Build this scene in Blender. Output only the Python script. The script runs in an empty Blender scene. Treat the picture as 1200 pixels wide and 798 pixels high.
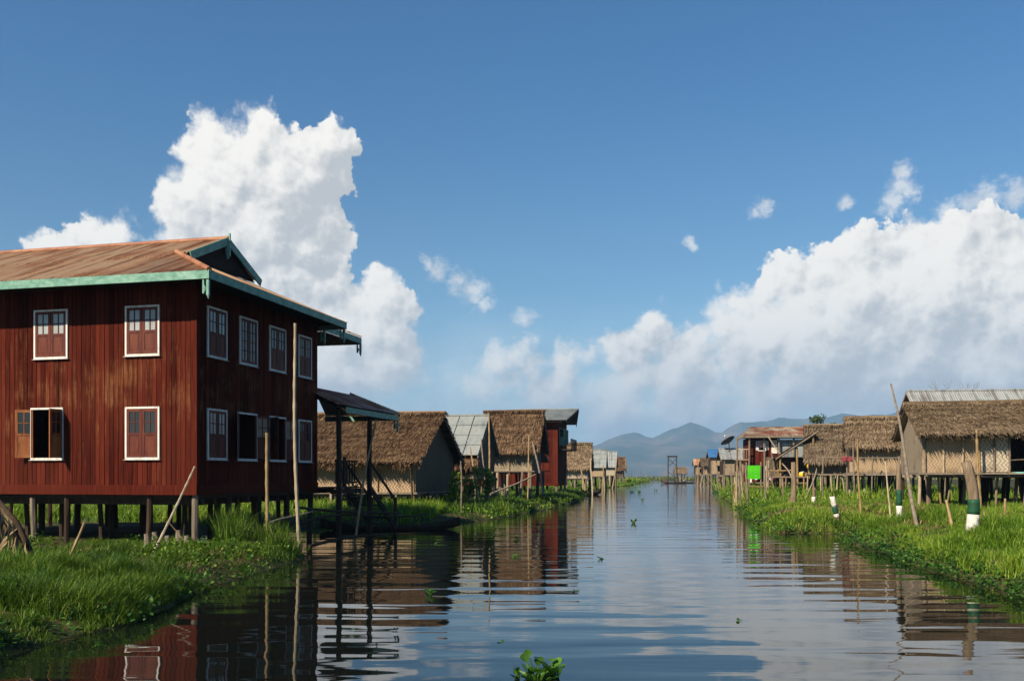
import bpy, math, random
import numpy as np
from mathutils import Vector, Matrix

R = math.radians
SC = bpy.context.scene
COL = SC.collection
rnd = random.Random(7)
nr = np.random.RandomState(11)

# ------------------------------------------------------------------ camera numbers (metres; +Y looks up the canal, z = 0 is the water)
F, CX, HY, EYE = 1120.0, 600.0, 556.0, 1.9          # focal length in photo pixels, principal column, horizon row, eye height

def at(px, py, Y):
    return Vector(((px - CX) / F * Y, Y, EYE + (HY - py) / F * Y))

# ------------------------------------------------------------------ mesh builder
class MB:
    def __init__(s):
        s.V = []; s.T = []; s.Q = []; s.N = []; s.n = 0
    def add(s, verts, tris=None, quads=None, ngons=None):
        v = np.asarray(verts, dtype=np.float64).reshape(-1, 3)
        if tris is not None and len(tris): s.T.append(np.asarray(tris, dtype=np.int64) + s.n)
        if quads is not None and len(quads): s.Q.append(np.asarray(quads, dtype=np.int64) + s.n)
        for g in ngons or (): s.N.append([i + s.n for i in g])
        s.V.append(v); s.n += len(v)
        return s
    def box(s, x0, x1, y0, y1, z0, z1):
        v = [(x0,y0,z0),(x1,y0,z0),(x1,y1,z0),(x0,y1,z0),(x0,y0,z1),(x1,y0,z1),(x1,y1,z1),(x0,y1,z1)]
        return s.add(v, quads=[(0,3,2,1),(4,5,6,7),(0,1,5,4),(1,2,6,5),(2,3,7,6),(3,0,4,7)])
    def beam(s, p, q, w, h, up=(0,0,1)):
        p, q = Vector(p), Vector(q); d = (q - p).normalized(); u = Vector(up)
        a = d.cross(u)
        if a.length < 1e-4: a = d.cross(Vector((1,0,0)))
        a.normalize(); b = a.cross(d).normalized()
        v = []
        for c in (p, q):
            for i, j in ((-1,-1),(1,-1),(1,1),(-1,1)):
                v.append(c + a*(i*w/2) + b*(j*h/2))
        return s.add(v, quads=[(0,3,2,1),(4,5,6,7),(0,1,5,4),(1,2,6,5),(2,3,7,6),(3,0,4,7)])
    def tube(s, pts, radii, n=8, jit=0.0, cap=True):
        pts = [Vector(p) for p in pts]
        if not hasattr(radii, '__len__'): radii = [radii]*len(pts)
        v = []; a = None
        for i, p in enumerate(pts):
            d = (pts[min(i+1,len(pts)-1)] - pts[max(i-1,0)]).normalized()
            if a is None:
                a = d.cross(Vector((0.31,0.9,0.1))); 
                if a.length < 1e-3: a = d.cross(Vector((1,0,0)))
            a = (a - d*a.dot(d)).normalized(); b = d.cross(a)
            for k in range(n):
                t = 2*math.pi*k/n
                r = radii[i]*(1 + (rnd.uniform(-jit,jit) if jit else 0))
                v.append(p + a*(math.cos(t)*r) + b*(math.sin(t)*r))
        q = []
        for i in range(len(pts)-1):
            for k in range(n):
                k2 = (k+1) % n
                q.append((i*n+k, i*n+k2, (i+1)*n+k2, (i+1)*n+k))
        ng = [list(range(n))[::-1], [(len(pts)-1)*n + k for k in range(n)]] if cap else []
        return s.add(v, quads=q, ngons=ng)
    def pole(s, p, q, r0, r1=None, n=8, bend=0.02, seg=6, jit=0.05, knots=0.0):
        """a stick from p to q: slightly crooked, tapering; knots swells it at bamboo joints"""
        p, q = Vector(p), Vector(q); r1 = r0 if r1 is None else r1
        L = (q-p).length; d = (q-p)/L
        a = d.cross(Vector((0.2,0.95,0.1))).normalized(); b = d.cross(a)
        ph1, ph2 = rnd.uniform(0,6.28), rnd.uniform(0,6.28)
        pts, rad = [], []
        if knots: seg = max(seg, min(36, int(L/knots)*3))
        for i in range(seg+1):
            t = i/seg
            w = math.sin(math.pi*t)*bend*L
            pts.append(p + d*(L*t) + a*(w*math.sin(ph1+2.2*t)) + b*(w*math.sin(ph2+1.7*t)))
            r = r0 + (r1-r0)*t
            if knots and i % 3 == 0: r *= 1.22
            rad.append(r)
        return s.tube(pts, rad, n, jit)
    def prism(s, poly, y0, y1, ax='y'):
        """poly of (a, z) extruded from y0 to y1 along y (or along x)"""
        n = len(poly)
        if ax == 'y': v = [(a, y0, z) for a, z in poly] + [(a, y1, z) for a, z in poly]
        elif ax == 'x': v = [(y0, a, z) for a, z in poly] + [(y1, a, z) for a, z in poly]
        else: v = [(a, z, y0) for a, z in poly] + [(a, z, y1) for a, z in poly]
        q = [(i, (i+1) % n, n+(i+1) % n, n+i) for i in range(n)]
        return s.add(v, quads=q, ngons=[list(range(n))[::-1], list(range(n, 2*n))])
    def slab(s, c, t):
        """a flat quad c (4 corners) given thickness t below its normal"""
        c = [Vector(p) for p in c]
        nrm = (c[1]-c[0]).cross(c[3]-c[0]).normalized()
        v = c + [p - nrm*t for p in c]
        return s.add(v, quads=[(0,1,2,3),(7,6,5,4),(1,0,4,5),(2,1,5,6),(3,2,6,7),(0,3,7,4)])
    def build(s, name, m, parent=None, smooth=False):
        me = bpy.data.meshes.new(name)
        V = np.concatenate(s.V) if s.V else np.zeros((0,3))
        T = np.concatenate(s.T) if s.T else np.zeros((0,3), dtype=np.int64)
        Q = np.concatenate(s.Q) if s.Q else np.zeros((0,4), dtype=np.int64)
        ng = s.N
        li = np.concatenate([T.ravel(), Q.ravel()] + [np.asarray(g) for g in ng]).astype(np.int32)
        tot = np.concatenate([np.full(len(T),3), np.full(len(Q),4), np.asarray([len(g) for g in ng], dtype=np.int64)]).astype(np.int32)
        st = np.concatenate([[0], np.cumsum(tot)[:-1]]).astype(np.int32) if len(tot) else np.zeros(0, np.int32)
        me.vertices.add(len(V)); me.vertices.foreach_set('co', V.astype(np.float32).ravel())
        me.loops.add(len(li)); me.loops.foreach_set('vertex_index', li)
        me.polygons.add(len(tot)); me.polygons.foreach_set('loop_start', st)
        try: me.polygons.foreach_set('loop_total', tot)
        except Exception: pass
        me.polygons.foreach_set('use_smooth', np.full(len(tot), bool(smooth)))
        me.update(calc_edges=True); me.validate()
        me.materials.append(m)
        o = bpy.data.objects.new(name, me); COL.objects.link(o)
        if parent is not None: o.parent = parent
        return o

def tag(o, label=None, cat=None, group=None, kind=None):
    if label: o['label'] = label
    if cat: o['category'] = cat
    if group: o['group'] = group
    if kind: o['kind'] = kind
    return o

def thing(name, label, cat, loc, deg=0.0, group=None):
    o = bpy.data.objects.new(name, None); COL.objects.link(o)
    o.location = loc; o.rotation_euler = (0, 0, R(deg)); o.empty_display_size = 0.3
    return tag(o, label, cat, group)

def copy_tree(o, parent=None):
    kids = [c for c in COL.objects if c.parent == o]
    c = o.copy(); COL.objects.link(c); c.parent = parent
    for k in kids: copy_tree(k, c)
    return c

# ------------------------------------------------------------------ materials
class NT:
    def __init__(s, name, world=False):
        s.m = bpy.data.materials.new(name); s.m.use_nodes = True
        s.t = s.m.node_tree; s.t.nodes.clear()
        s.out = s.n('ShaderNodeOutputMaterial')
    def n(s, typ, **kw):
        x = s.t.nodes.new(typ)
        for k, v in kw.items(): setattr(x, k, v)
        return x
    def l(s, a, b): s.t.links.new(a, b)

def setin(nt, sock, val):
    if val is None: return
    if isinstance(val, bpy.types.NodeSocket): nt.l(val, sock)
    else: sock.default_value = val

def vmath(nt, op, a, b=None):
    x = nt.n('ShaderNodeVectorMath', operation=op); setin(nt, x.inputs[0], a)
    if b is not None: setin(nt, x.inputs[1], b)
    return x.outputs[0]
def fmath(nt, op, a, b=None, c=None, clamp=False):
    x = nt.n('ShaderNodeMath', operation=op, use_clamp=clamp); setin(nt, x.inputs[0], a)
    if b is not None: setin(nt, x.inputs[1], b)
    if c is not None: setin(nt, x.inputs[2], c)
    return x.outputs[0]
def smooth(nt, v, lo, hi):
    x = nt.n('ShaderNodeMapRange', interpolation_type='SMOOTHSTEP'); setin(nt, x.inputs['Value'], v)
    setin(nt, x.inputs['From Min'], lo); setin(nt, x.inputs['From Max'], hi)
    return x.outputs['Result']
def noise(nt, vec, scale, detail=4.0, rough=0.55, dist=0.0):
    x = nt.n('ShaderNodeTexNoise'); nt.l(vec, x.inputs['Vector'])
    x.inputs['Scale'].default_value = scale; x.inputs['Detail'].default_value = detail
    x.inputs['Roughness'].default_value = rough; x.inputs['Distortion'].default_value = dist
    return x.outputs['Fac']
def mixc(nt, f, a, b, mode='MIX'):
    x = nt.n('ShaderNodeMix', data_type='RGBA', blend_type=mode)
    setin(nt, x.inputs[0], f)
    for s, v in ((x.inputs[6], a), (x.inputs[7], b)):
        if isinstance(v, tuple): s.default_value = (*v[:3], 1)
        else: nt.l(v, s)
    return x.outputs[2]
def ramp(nt, f, stops):
    x = nt.n('ShaderNodeValToRGB'); nt.l(f, x.inputs[0]); cr = x.color_ramp
    while len(cr.elements) < len(stops): cr.elements.new(0.5)
    for e, (p, c) in zip(cr.elements, stops): e.position = p; e.color = (*c, 1)
    return x.outputs[0]
def coords(nt, scale=(1,1,1)):
    tc = nt.n('ShaderNodeTexCoord')
    if scale == (1,1,1): return tc.outputs['Object']
    return vmath(nt, 'MULTIPLY', tc.outputs['Object'], scale)
def wcoords(nt, scale=(1,1,1)):
    g = nt.n('ShaderNodeNewGeometry')
    return vmath(nt, 'MULTIPLY', g.outputs['Position'], scale)
def island(nt):
    return nt.n('ShaderNodeNewGeometry').outputs['Random Per Island']
def bump(nt, h, strength, dist=0.02):
    b = nt.n('ShaderNodeBump'); nt.l(h, b.inputs['Height'])
    b.inputs['Strength'].default_value = strength; b.inputs['Distance'].default_value = dist
    return b.outputs[0]
def surf(nt, col, rough=0.8, spec=0.3, nrm=None, metal=0.0):
    b = nt.n('ShaderNodeBsdfPrincipled')
    setin(nt, b.inputs['Base Color'], (*col, 1) if isinstance(col, tuple) else col)
    setin(nt, b.inputs['Roughness'], rough); b.inputs['Specular IOR Level'].default_value = spec
    b.inputs['Metallic'].default_value = metal
    if nrm is not None: nt.l(nrm, b.inputs['Normal'])
    nt.l(b.outputs[0], nt.out.inputs['Surface'])
    return b

MATS = {}
def weathered(name, cols, nscale=(2,2,2), isl=0.5, rough=0.85, bstr=0.25, spec=0.2, detail=6, bdist=0.01):
    """colours picked by a stretched noise plus a per-piece random shift"""
    if name in MATS: return MATS[name]
    nt = NT(name)
    c = coords(nt, nscale)
    f = noise(nt, c, 1.0, detail, 0.62, 0.3)
    g = fmath(nt, 'MULTIPLY_ADD', fmath(nt, 'SUBTRACT', island(nt), 0.5), isl, f)
    k = len(cols)
    col = ramp(nt, g, [(0.25 + 0.5*i/(k-1), c_) for i, c_ in enumerate(cols)])
    surf(nt, col, rough, spec, bump(nt, f, bstr, bdist))
    MATS[name] = nt.m
    return nt.m
# ------------------------------------------------------------------ camera, light, sky
cam = bpy.data.cameras.new('camera'); cam_o = bpy.data.objects.new('camera', cam); COL.objects.link(cam_o)
cam_o.location = (0, 0, EYE); cam_o.rotation_euler = (R(90), 0, 0)
cam.sensor_width = 36.0; cam.lens = F/1200*36.0
cam.shift_y = (HY - 399.0)/1200.0                      # a level camera with a rising front, so uprights stay upright
cam.clip_start = 0.1; cam.clip_end = 40000
SC.camera = cam_o

SUN_EL, SUN_AZ = 36.0, 225.0                           # azimuth of the sun clockwise from +Y: behind the left shoulder
sl = bpy.data.lights.new('sun', 'SUN'); so = bpy.data.objects.new('sun', sl); COL.objects.link(so)
sl.energy = 5.0; sl.angle = R(0.53); sl.color = (1.0, 0.85, 0.64)
tow = Vector((math.sin(R(SUN_AZ))*math.cos(R(SUN_EL)), math.cos(R(SUN_AZ))*math.cos(R(SUN_EL)), math.sin(R(SUN_EL))))
so.rotation_euler = tow.to_track_quat('Z', 'Y').to_euler(); so.location = tow*60

W = bpy.data.worlds.new('World'); SC.world = W; W.use_nodes = True
class WT(NT):
    def __init__(s): s.t = W.node_tree; s.t.nodes.clear(); s.out = s.n('ShaderNodeOutputWorld')
class GT(NT):
    def __init__(s, name): s.t = bpy.data.node_groups.new(name, 'ShaderNodeTree')

# cloud masses in the sky as directions: (column, row, radius) of each swelling, turned into azimuth / elevation
LEFT = [(303,136,13),(312,158,20),(300,175,30),(246,162,24),(238,192,30),(275,205,48),(330,196,40),(388,176,26),(402,165,17),
        (372,205,42),(330,245,70),(252,240,52),(212,248,26),(290,295,85),(352,292,55),(300,345,95),(372,335,36),(395,395,60),
        (448,345,24),(458,368,26),(432,395,52),(137,270,19),(118,284,24),(88,292,22),(60,296,18),(175,312,24),
        (450,432,52),(380,440,70)]
RIGHT = [(1112,285,30),(1070,292,30),(1160,286,30),(1205,296,40),(1012,302,30),(972,318,28),(930,326,24),(905,318,10),(945,350,42),
         (1015,340,60),(1110,350,85),(1200,370,90),(872,360,25),(845,382,30),(893,400,60),(965,420,85),(1060,440,95),(1170,450,95),
         (815,400,26),(770,394,22),(755,404,26),(718,404,13),(742,440,44),(800,440,56),(690,418,20),(660,432,30),(620,430,30),
         (580,428,24),(562,452,36),(640,470,48),(720,480,55),(810,490,60),(890,485,60),(1000,500,60),(1120,510,60)]
WISP = [(1060,200,16),(1056,218,20),(1048,236,22),(1066,225,14),(1110,243,16),(1135,238,20),(1160,230,22),(1190,226,22),(1215,222,20),(896,243,15),(885,250,10),(988,238,11),(556,342,26),(540,330,20),
        (512,317,20),(498,309,12),(568,356,14),(615,372,20),(812,286,12),(900,322,14),(455,452,14)]
def azel(px, py):
    dx, dz = (px-CX)/F, (HY-py)/F
    return math.atan(dx), math.atan(dz/math.sqrt(1+dx*dx))

def noise2(nt, vec, scale, detail=4.0, rough=0.55):
    o = noise(nt, vec, scale, detail, rough); o.node.noise_dimensions = '2D'; return o

def blob_group():
    g = GT('cloud_mass'); t = g.t
    t.interface.new_socket('p', in_out='INPUT', socket_type='NodeSocketVector')
    t.interface.new_socket('m', in_out='OUTPUT', socket_type='NodeSocketFloat')
    gi, go = g.n('NodeGroupInput'), g.n('NodeGroupOutput')
    cur = None
    for (px, py, r) in LEFT + RIGHT:
        a, e = azel(px, py); rr = r/F
        d = g.n('ShaderNodeVectorMath', operation='DISTANCE'); g.l(gi.outputs[0], d.inputs[0]); d.inputs[1].default_value = (a, e, 0)
        v = fmath(g, 'MULTIPLY_ADD', d.outputs['Value'], -1.0, rr)      # radians inside the swelling
        cur = v if cur is None else fmath(g, 'SMOOTH_MAX', cur, v, 0.009)
    g.l(cur, go.inputs[0])
    return t
def wisp_group():
    g = GT('cloud_wisps'); t = g.t
    t.interface.new_socket('p', in_out='INPUT', socket_type='NodeSocketVector')
    t.interface.new_socket('m', in_out='OUTPUT', socket_type='NodeSocketFloat')
    gi, go = g.n('NodeGroupInput'), g.n('NodeGroupOutput'); cur = None
    for (px, py, r) in WISP:
        a, e = azel(px, py)
        d = g.n('ShaderNodeVectorMath', operation='DISTANCE'); g.l(gi.outputs[0], d.inputs[0]); d.inputs[1].default_value = (a, e, 0)
        v = fmath(g, 'MULTIPLY_ADD', d.outputs['Value'], -1.0/(r/F), 1.0)
        cur = v if cur is None else fmath(g, 'MAXIMUM', cur, v)
    g.l(cur, go.inputs[0])
    return t

w = WT()
sky = w.n('ShaderNodeTexSky', sky_type='NISHITA'); sky.sun_disc = False
sky.sun_elevation = R(SUN_EL); sky.sun_rotation = R(SUN_AZ); sky.altitude = 900; sky.air_density = 1.0; sky.dust_density = 0.0; sky.ozone_density = 2.2
tc = w.n('ShaderNodeTexCoord'); sep = w.n('ShaderNodeSeparateXYZ'); w.l(tc.outputs['Generated'], sep.inputs[0])
az = fmath(w, 'ARCTAN2', sep.outputs[0], sep.outputs[1]); el = fmath(w, 'ARCSINE', sep.outputs[2])
cmb = w.n('ShaderNodeCombineXYZ'); w.l(az, cmb.inputs[0]); w.l(el, cmb.inputs[1]); P0 = cmb.outputs[0]
def warp(p, scale, amt, det):
    nz = w.n('ShaderNodeTexNoise', noise_dimensions='2D'); w.l(p, nz.inputs['Vector']); nz.inputs['Scale'].default_value = scale; nz.inputs['Detail'].default_value = det
    nz.inputs['Roughness'].default_value = 0.66
    return vmath(w, 'ADD', p, vmath(w, 'MULTIPLY', vmath(w, 'SUBTRACT', nz.outputs['Color'], (0.5,0.5,0.5)), (amt, amt, 0)))
BG, WG = blob_group(), wisp_group()
def puffs(p):
    """cauliflower relief: soft cells at three sizes"""
    v = w.n('ShaderNodeTexVoronoi', feature='SMOOTH_F1', voronoi_dimensions='2D'); w.l(p, v.inputs['Vector']); v.inputs['Scale'].default_value = 26
    v.inputs['Smoothness'].default_value = 0.22; v.inputs['Detail'].default_value = 3.0; v.inputs['Roughness'].default_value = 0.55; v.inputs['Lacunarity'].default_value = 2.1
    try: v.normalize = True
    except Exception: pass
    return fmath(w, 'SUBTRACT', 0.40, v.outputs['Distance'])
def dens(p):
    q = warp(p, 34, 0.020, 6)
    g = w.n('ShaderNodeGroup'); g.node_tree = BG; w.l(q, g.inputs[0])
    n1 = fmath(w, 'SUBTRACT', noise2(w, p, 22, 7, 0.62), 0.5)
    r = fmath(w, 'MULTIPLY_ADD', puffs(q), 0.046, g.outputs[0])
    return fmath(w, 'MULTIPLY_ADD', n1, 0.036, r)
D0 = dens(P0)
D1 = dens(vmath(w, 'ADD', P0, (-0.010, 0.014, 0)))          # towards the sun: thinner there means this side is lit
soft = noise2(w, P0, 9, 3, 0.5)
edge = fmath(w, 'MULTIPLY_ADD', smooth(w, soft, 0.45, 0.68), 0.013, fmath(w, 'MULTIPLY_ADD', smooth(w, el, 0.20, 0.06), 0.034, 0.0025))
A = smooth(w, D0, fmath(w, 'MULTIPLY', edge, -0.35), edge)
gw = w.n('ShaderNodeGroup'); gw.node_tree = WG; w.l(warp(P0, 40, 0.022, 6), gw.inputs[0])
fib = noise2(w, vmath(w, 'ADD', vmath(w, 'MULTIPLY', P0, (60, 95, 1)), (3.3, 1.7, 0)), 1.0, 7, 0.7)
wis = fmath(w, 'MULTIPLY', smooth(w, fmath(w, 'MULTIPLY_ADD', fib, 1.5, fmath(w, 'SUBTRACT', gw.outputs[0], 0.78)), 0.05, 0.95), 0.62)
lit = fmath(w, 'MULTIPLY_ADD', fmath(w, 'SUBTRACT', D0, D1), 21.0, 0.50)
lit = fmath(w, 'ADD', lit, fmath(w, 'MULTIPLY', fmath(w, 'SUBTRACT', soft, 0.5), 1.3))
def fine(p):
    v = w.n('ShaderNodeTexVoronoi', feature='SMOOTH_F1', voronoi_dimensions='2D'); w.l(p, v.inputs['Vector']); v.inputs['Scale'].default_value = 44
    v.inputs['Smoothness'].default_value = 0.15; v.inputs['Detail'].default_value = 2.0; v.inputs['Roughness'].default_value = 0.5; return v.outputs['Distance']
PF = warp(P0, 45, 0.012, 3)
lit = fmath(w, 'MULTIPLY_ADD', fmath(w, 'SUBTRACT', fine(vmath(w, 'ADD', PF, (-0.0035, 0.0050, 0))), fine(PF)), fmath(w, 'MULTIPLY_ADD', smooth(w, el, 0.04, 0.2), 0.16, 0.20), lit)
thick = smooth(w, D0, 0.0, 0.085)                            # deep inside a mass less sun gets through
lit = fmath(w, 'SUBTRACT', lit, fmath(w, 'MULTIPLY', thick, 0.28))
lit = smooth(w, lit, -0.05, 0.95)
ccol = mixc(w, lit, (6.9, 7.1, 7.25), (13.0, 12.5, 11.6))
low = smooth(w, el, 0.20, 0.0)                               # low clouds are far off and lie behind more air
ccol = mixc(w, fmath(w, 'MULTIPLY', low, 0.55), ccol, (7.3, 7.55, 7.7))
veil = fmath(w, 'MULTIPLY', smooth(w, el, 0.19, 0.04), fmath(w, 'MULTIPLY_ADD', noise2(w, vmath(w,'MULTIPLY',P0,(1,2.5,1)), 6, 5, 0.55), 0.9, 0.2))
A = fmath(w, 'MAXIMUM', fmath(w, 'MAXIMUM', A, wis), fmath(w, 'MULTIPLY', veil, 0.85))
A = fmath(w, 'MULTIPLY', A, smooth(w, el, -0.02, 0.0))
skyb = mixc(w, 1.0, sky.outputs[0], mixc(w, smooth(w, el, 0.44, 0.12), (0.55, 1.08, 1.38), (0.92, 1.20, 1.22)), 'MULTIPLY')
skyc = mixc(w, A, skyb, ccol)
bg = w.n('ShaderNodeBackground'); w.l(skyc, bg.inputs[0]); bg.inputs[1].default_value = 0.05
w.l(bg.outputs[0], w.out.inputs[0])

SC.view_settings.view_transform = 'Standard'; SC.view_settings.look = 'None'; SC.view_settings.gamma = 1.0
SC.view_settings.use_curve_mapping = False; SC.view_settings.exposure = 0.75
SC.render.engine = 'CYCLES'
W.cycles.sampling_method = 'MANUAL'; W.cycles.sample_map_resolution = 256
SC.cycles.use_denoising = True
SC.cycles.max_bounces = 6; SC.cycles.diffuse_bounces = 1; SC.cycles.glossy_bounces = 3; SC.cycles.transmission_bounces = 2
SC.cycles.volume_bounces = 0; SC.cycles.transparent_max_bounces = 4
# ------------------------------------------------------------------ water
def water_mat():
    nt = NT('canal_water')
    p = wcoords(nt)
    mask = smooth(nt, noise(nt, vmath(nt,'MULTIPLY',p,(0.05,0.03,1)), 1.0, 2, 0.5), 0.35, 0.68)   # rippled and calm stretches
    a = noise(nt, vmath(nt,'MULTIPLY',p,(0.34,1.15,1)), 1.0, 1.5, 0.45, 0.35)
    b = noise(nt, vmath(nt,'MULTIPLY',p,(0.45,2.9,1)), 1.0, 2, 0.5, 0.2)
    c = noise(nt, vmath(nt,'MULTIPLY',p,(3.0,9.0,1)), 1.0, 2, 0.5)
    wv = nt.n('ShaderNodeTexWave', wave_type='BANDS', bands_direction='Y', wave_profile='SIN')
    nt.l(vmath(nt,'MULTIPLY',p,(0.16,1,1)), wv.inputs['Vector']); wv.inputs['Scale'].default_value = 0.30
    wv.inputs['Distortion'].default_value = 2.6; wv.inputs['Detail'].default_value = 1.5; wv.inputs['Detail Scale'].default_value = 0.6
    h = fmath(nt, 'MULTIPLY', a, 0.028)
    h = fmath(nt, 'MULTIPLY_ADD', wv.outputs['Fac'], 0.006, h)
    h = fmath(nt, 'MULTIPLY_ADD', b, fmath(nt,'MULTIPLY_ADD', mask, 0.010, 0.004), h)
    h = fmath(nt, 'MULTIPLY_ADD', c, fmath(nt,'MULTIPLY', mask, 0.0012), h)
    bm = nt.n('ShaderNodeBump'); nt.l(h, bm.inputs['Height']); bm.inputs['Strength'].default_value = 1.0; bm.inputs['Distance'].default_value = 0.55
    pr = surf(nt, (0.005, 0.007, 0.006), 0.02, 0.5, bm.outputs[0]); pr.inputs['IOR'].default_value = 1.333
    return nt.m
m = MB()
xs = np.concatenate([[-9000,-3000,-800,-200], np.linspace(-60,60,13), [200,800,3000,9000]])
ys = np.concatenate([[-3000,-200,-20], np.linspace(0,300,31), [600,1500,3000,5000,9000]])
gx, gy = np.meshgrid(xs, ys); nx = len(xs)
idx = [(j*nx+i, j*nx+i+1, (j+1)*nx+i+1, (j+1)*nx+i) for j in range(len(ys)-1) for i in range(nx-1)]
m.add(np.stack([gx.ravel(), gy.ravel(), np.zeros(gx.size)], 1), quads=idx)
WATER = tag(m.build('water', water_mat()), kind='structure')

# ------------------------------------------------------------------ small value noise for shaping land
_perm = nr.rand(256, 256)
def vnoise(x, y):
    x = np.asarray(x, float); y = np.asarray(y, float)
    xi, yi = np.floor(x).astype(int), np.floor(y).astype(int); fx, fy = x-xi, y-yi
    fx, fy = fx*fx*(3-2*fx), fy*fy*(3-2*fy)
    g = lambda a, b: _perm[a % 256, b % 256]
    return (g(xi,yi)*(1-fx)+g(xi+1,yi)*fx)*(1-fy) + (g(xi,yi+1)*(1-fx)+g(xi+1,yi+1)*fx)*fy
def fbm(x, y, o=4):
    s = 0; a = 0.5
    for k in range(o): s = s + a*vnoise(x*2**k+17*k, y*2**k+31*k); a *= 0.5
    return s

# ------------------------------------------------------------------ distant hills
def hills():
    prof = [(-900,540),(200,548),(480,546),(600,540),(660,533),(690,525),(705,520),(722,512),(745,508),(762,513),(790,502),(810,497),(824,500),(842,506),(870,498),(900,495),
            (950,488),(985,486),(1010,490),(1050,484),(1120,476),(1200,482),(1400,470),(2200,500)]
    px = np.array([p[0] for p in prof], float); py = np.array([p[1] for p in prof], float)
    ny, nxx = 56, 420
    Y = np.linspace(3600, 6600, ny); U = np.linspace(-900, 2200, nxx)
    V = np.zeros((ny, nxx, 3))
    for j, y in enumerate(Y):
        t = (y-3600)/3000
        X = (U-CX)/F*y
        hmax = (HY-np.interp(U, px, py))/F*5100 + EYE
        ridge = np.clip(np.sin(np.clip(t/0.5,0,1)*math.pi/2), 0, 1)**1.3 if t < 0.5 else max(0.0, 1-(t-0.5)/0.5*0.8)
        n = fbm(X/520+3, y/520+8, 5)
        h = hmax*ridge*(0.70+0.60*(n-0.22)) if t < 0.47 else hmax*ridge*(0.90+0.22*fbm(X/110, y/300+4, 5))
        gul = np.abs(fbm(X/230+40, y/700+2, 4)-0.47)*2
        h = h*(0.90+0.22*np.clip(gul,0,0.5)) if 0.05 < t < 0.47 else h
        V[j,:,0], V[j,:,1], V[j,:,2] = X, y, np.maximum(h, -0.5)-0.4
    q = [(j*nxx+i, j*nxx+i+1, (j+1)*nxx+i+1, (j+1)*nxx+i) for j in range(ny-1) for i in range(nxx-1)]
    nt = NT('hill_slopes'); p = wcoords(nt, (1/260., 1/260., 1/120.))
    f = noise(nt, p, 1.0, 6, 0.6); g2 = noise(nt, p, 5.0, 4, 0.6)
    col = ramp(nt, fmath(nt,'MULTIPLY_ADD', g2, 0.25, fmath(nt,'MULTIPLY', f, 0.8)), [(0.42,(0.035,0.055,0.035)),(0.54,(0.065,0.075,0.045)),(0.66,(0.15,0.115,0.08))])
    surf(nt, col, 0.95, 0.05)
    return tag(MB().add(V.reshape(-1,3), quads=q).build('hills', nt.m, smooth=True), kind='structure')
hills()

# ------------------------------------------------------------------ haze
def haze():
    nt = NT('haze_air'); v = nt.n('ShaderNodeVolumePrincipled')
    v.inputs['Color'].default_value = (0.34, 0.62, 1.0, 1); v.inputs['Density'].default_value = 1.8e-4; v.inputs['Anisotropy'].default_value = 0.0
    nt.l(v.outputs[0], nt.out.inputs['Volume'])
    o = MB().box(-8000, 8000, -120, 8800, -1.0, 420).build('haze', nt.m)
    return tag(o, kind='stuff')
haze()

# ------------------------------------------------------------------ banks (floating earth and weed), one height field each
BANKS = {
 'near': [(-34,6),(-9,6),(-5.7,8.0),(-5.25,9.7),(-5.05,11.6),(-4.85,13.4),(-5.0,15.5),(-5.0,17.5),(-4.85,19.5),(-4.55,21.6),(-4.9,22.6),(-6.4,23.0),(-8.3,24.2),(-9.0,27),(-10.4,33.5),(-34,33.5)],
 'row': [(-60,33),(-11,33.2),(-7.4,34.4),(-4.4,35.2),(-2.3,36.8),(-1.0,39.8),(0.9,48),(3.4,60),(4.4,66),(6.0,80),(7.2,97),(10.2,118),(14.4,140),(20.5,165),(29.5,220),(36,250),(30,262),(-60,262)],
 'right': [(70,10),(7.5,12.6),(7.9,14.8),(8.15,17),(8.4,19.5),(8.9,23),(9.2,26),(9.7,27.8),(10.8,28.6),(12.2,29.0),(12.4,30.2),(10.4,30.9),(8.7,31.2),(8.9,34),(9.9,39),(11.6,48),(14.2,62),(18.6,86),(24.4,115),(33,160),(44,222),(52,262),(140,262),(140,10)],
 'far': [(-260,330),(38,326),(60,322),(90,318),(300,310),(300,470),(-260,470)],
}
def poly_sd(P, x, y):
    """signed distance to polygon P (inside positive), vectorised"""
    P = np.asarray(P, float); d = np.full(x.shape, 1e18); ins = np.zeros(x.shape, bool)
    for i in range(len(P)):
        a, b = P[i], P[(i+1) % len(P)]; e = b-a
        t = np.clip(((x-a[0])*e[0]+(y-a[1])*e[1])/(e@e), 0, 1)
        d = np.minimum(d, (x-a[0]-t*e[0])**2+(y-a[1]-t*e[1])**2)
        c = (a[1] > y) != (b[1] > y)
        with np.errstate(divide='ignore', invalid='ignore'):
            xc = a[0] + (y-a[1])/(b[1]-a[1] if b[1] != a[1] else 1e-9)*e[0]
        ins ^= c & (x < xc)
    d = np.sqrt(d); return np.where(ins, d, -d)
BH = {'near': 0.30, 'row': 0.28, 'right': 0.62, 'far': 0.3}
def bank_d(k, x, y):
    w_ = 0.9 if k == 'near' else (1.1 if k != 'far' else 6.0)
    s_ = 1.0 if k != 'far' else 0.1
    return poly_sd(BANKS[k], x, y) + (fbm(x*0.9*s_+5, y*0.9*s_+9, 3)-0.44)*w_*np.clip(0.35+np.asarray(y)/90.0, 0.4, 1.3)
def bank_z(k, x, y):
    d = bank_d(k, x, y)
    return np.clip(d*0.45, -0.25, BH[k]*0.5) + np.clip((d-0.3)*0.16, 0, BH[k]*0.5) + (fbm(x*1.3, y*1.3, 3)-0.44)*0.12*(d > 0)
nt = NT('bank_mud'); p = wcoords(nt)
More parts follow.
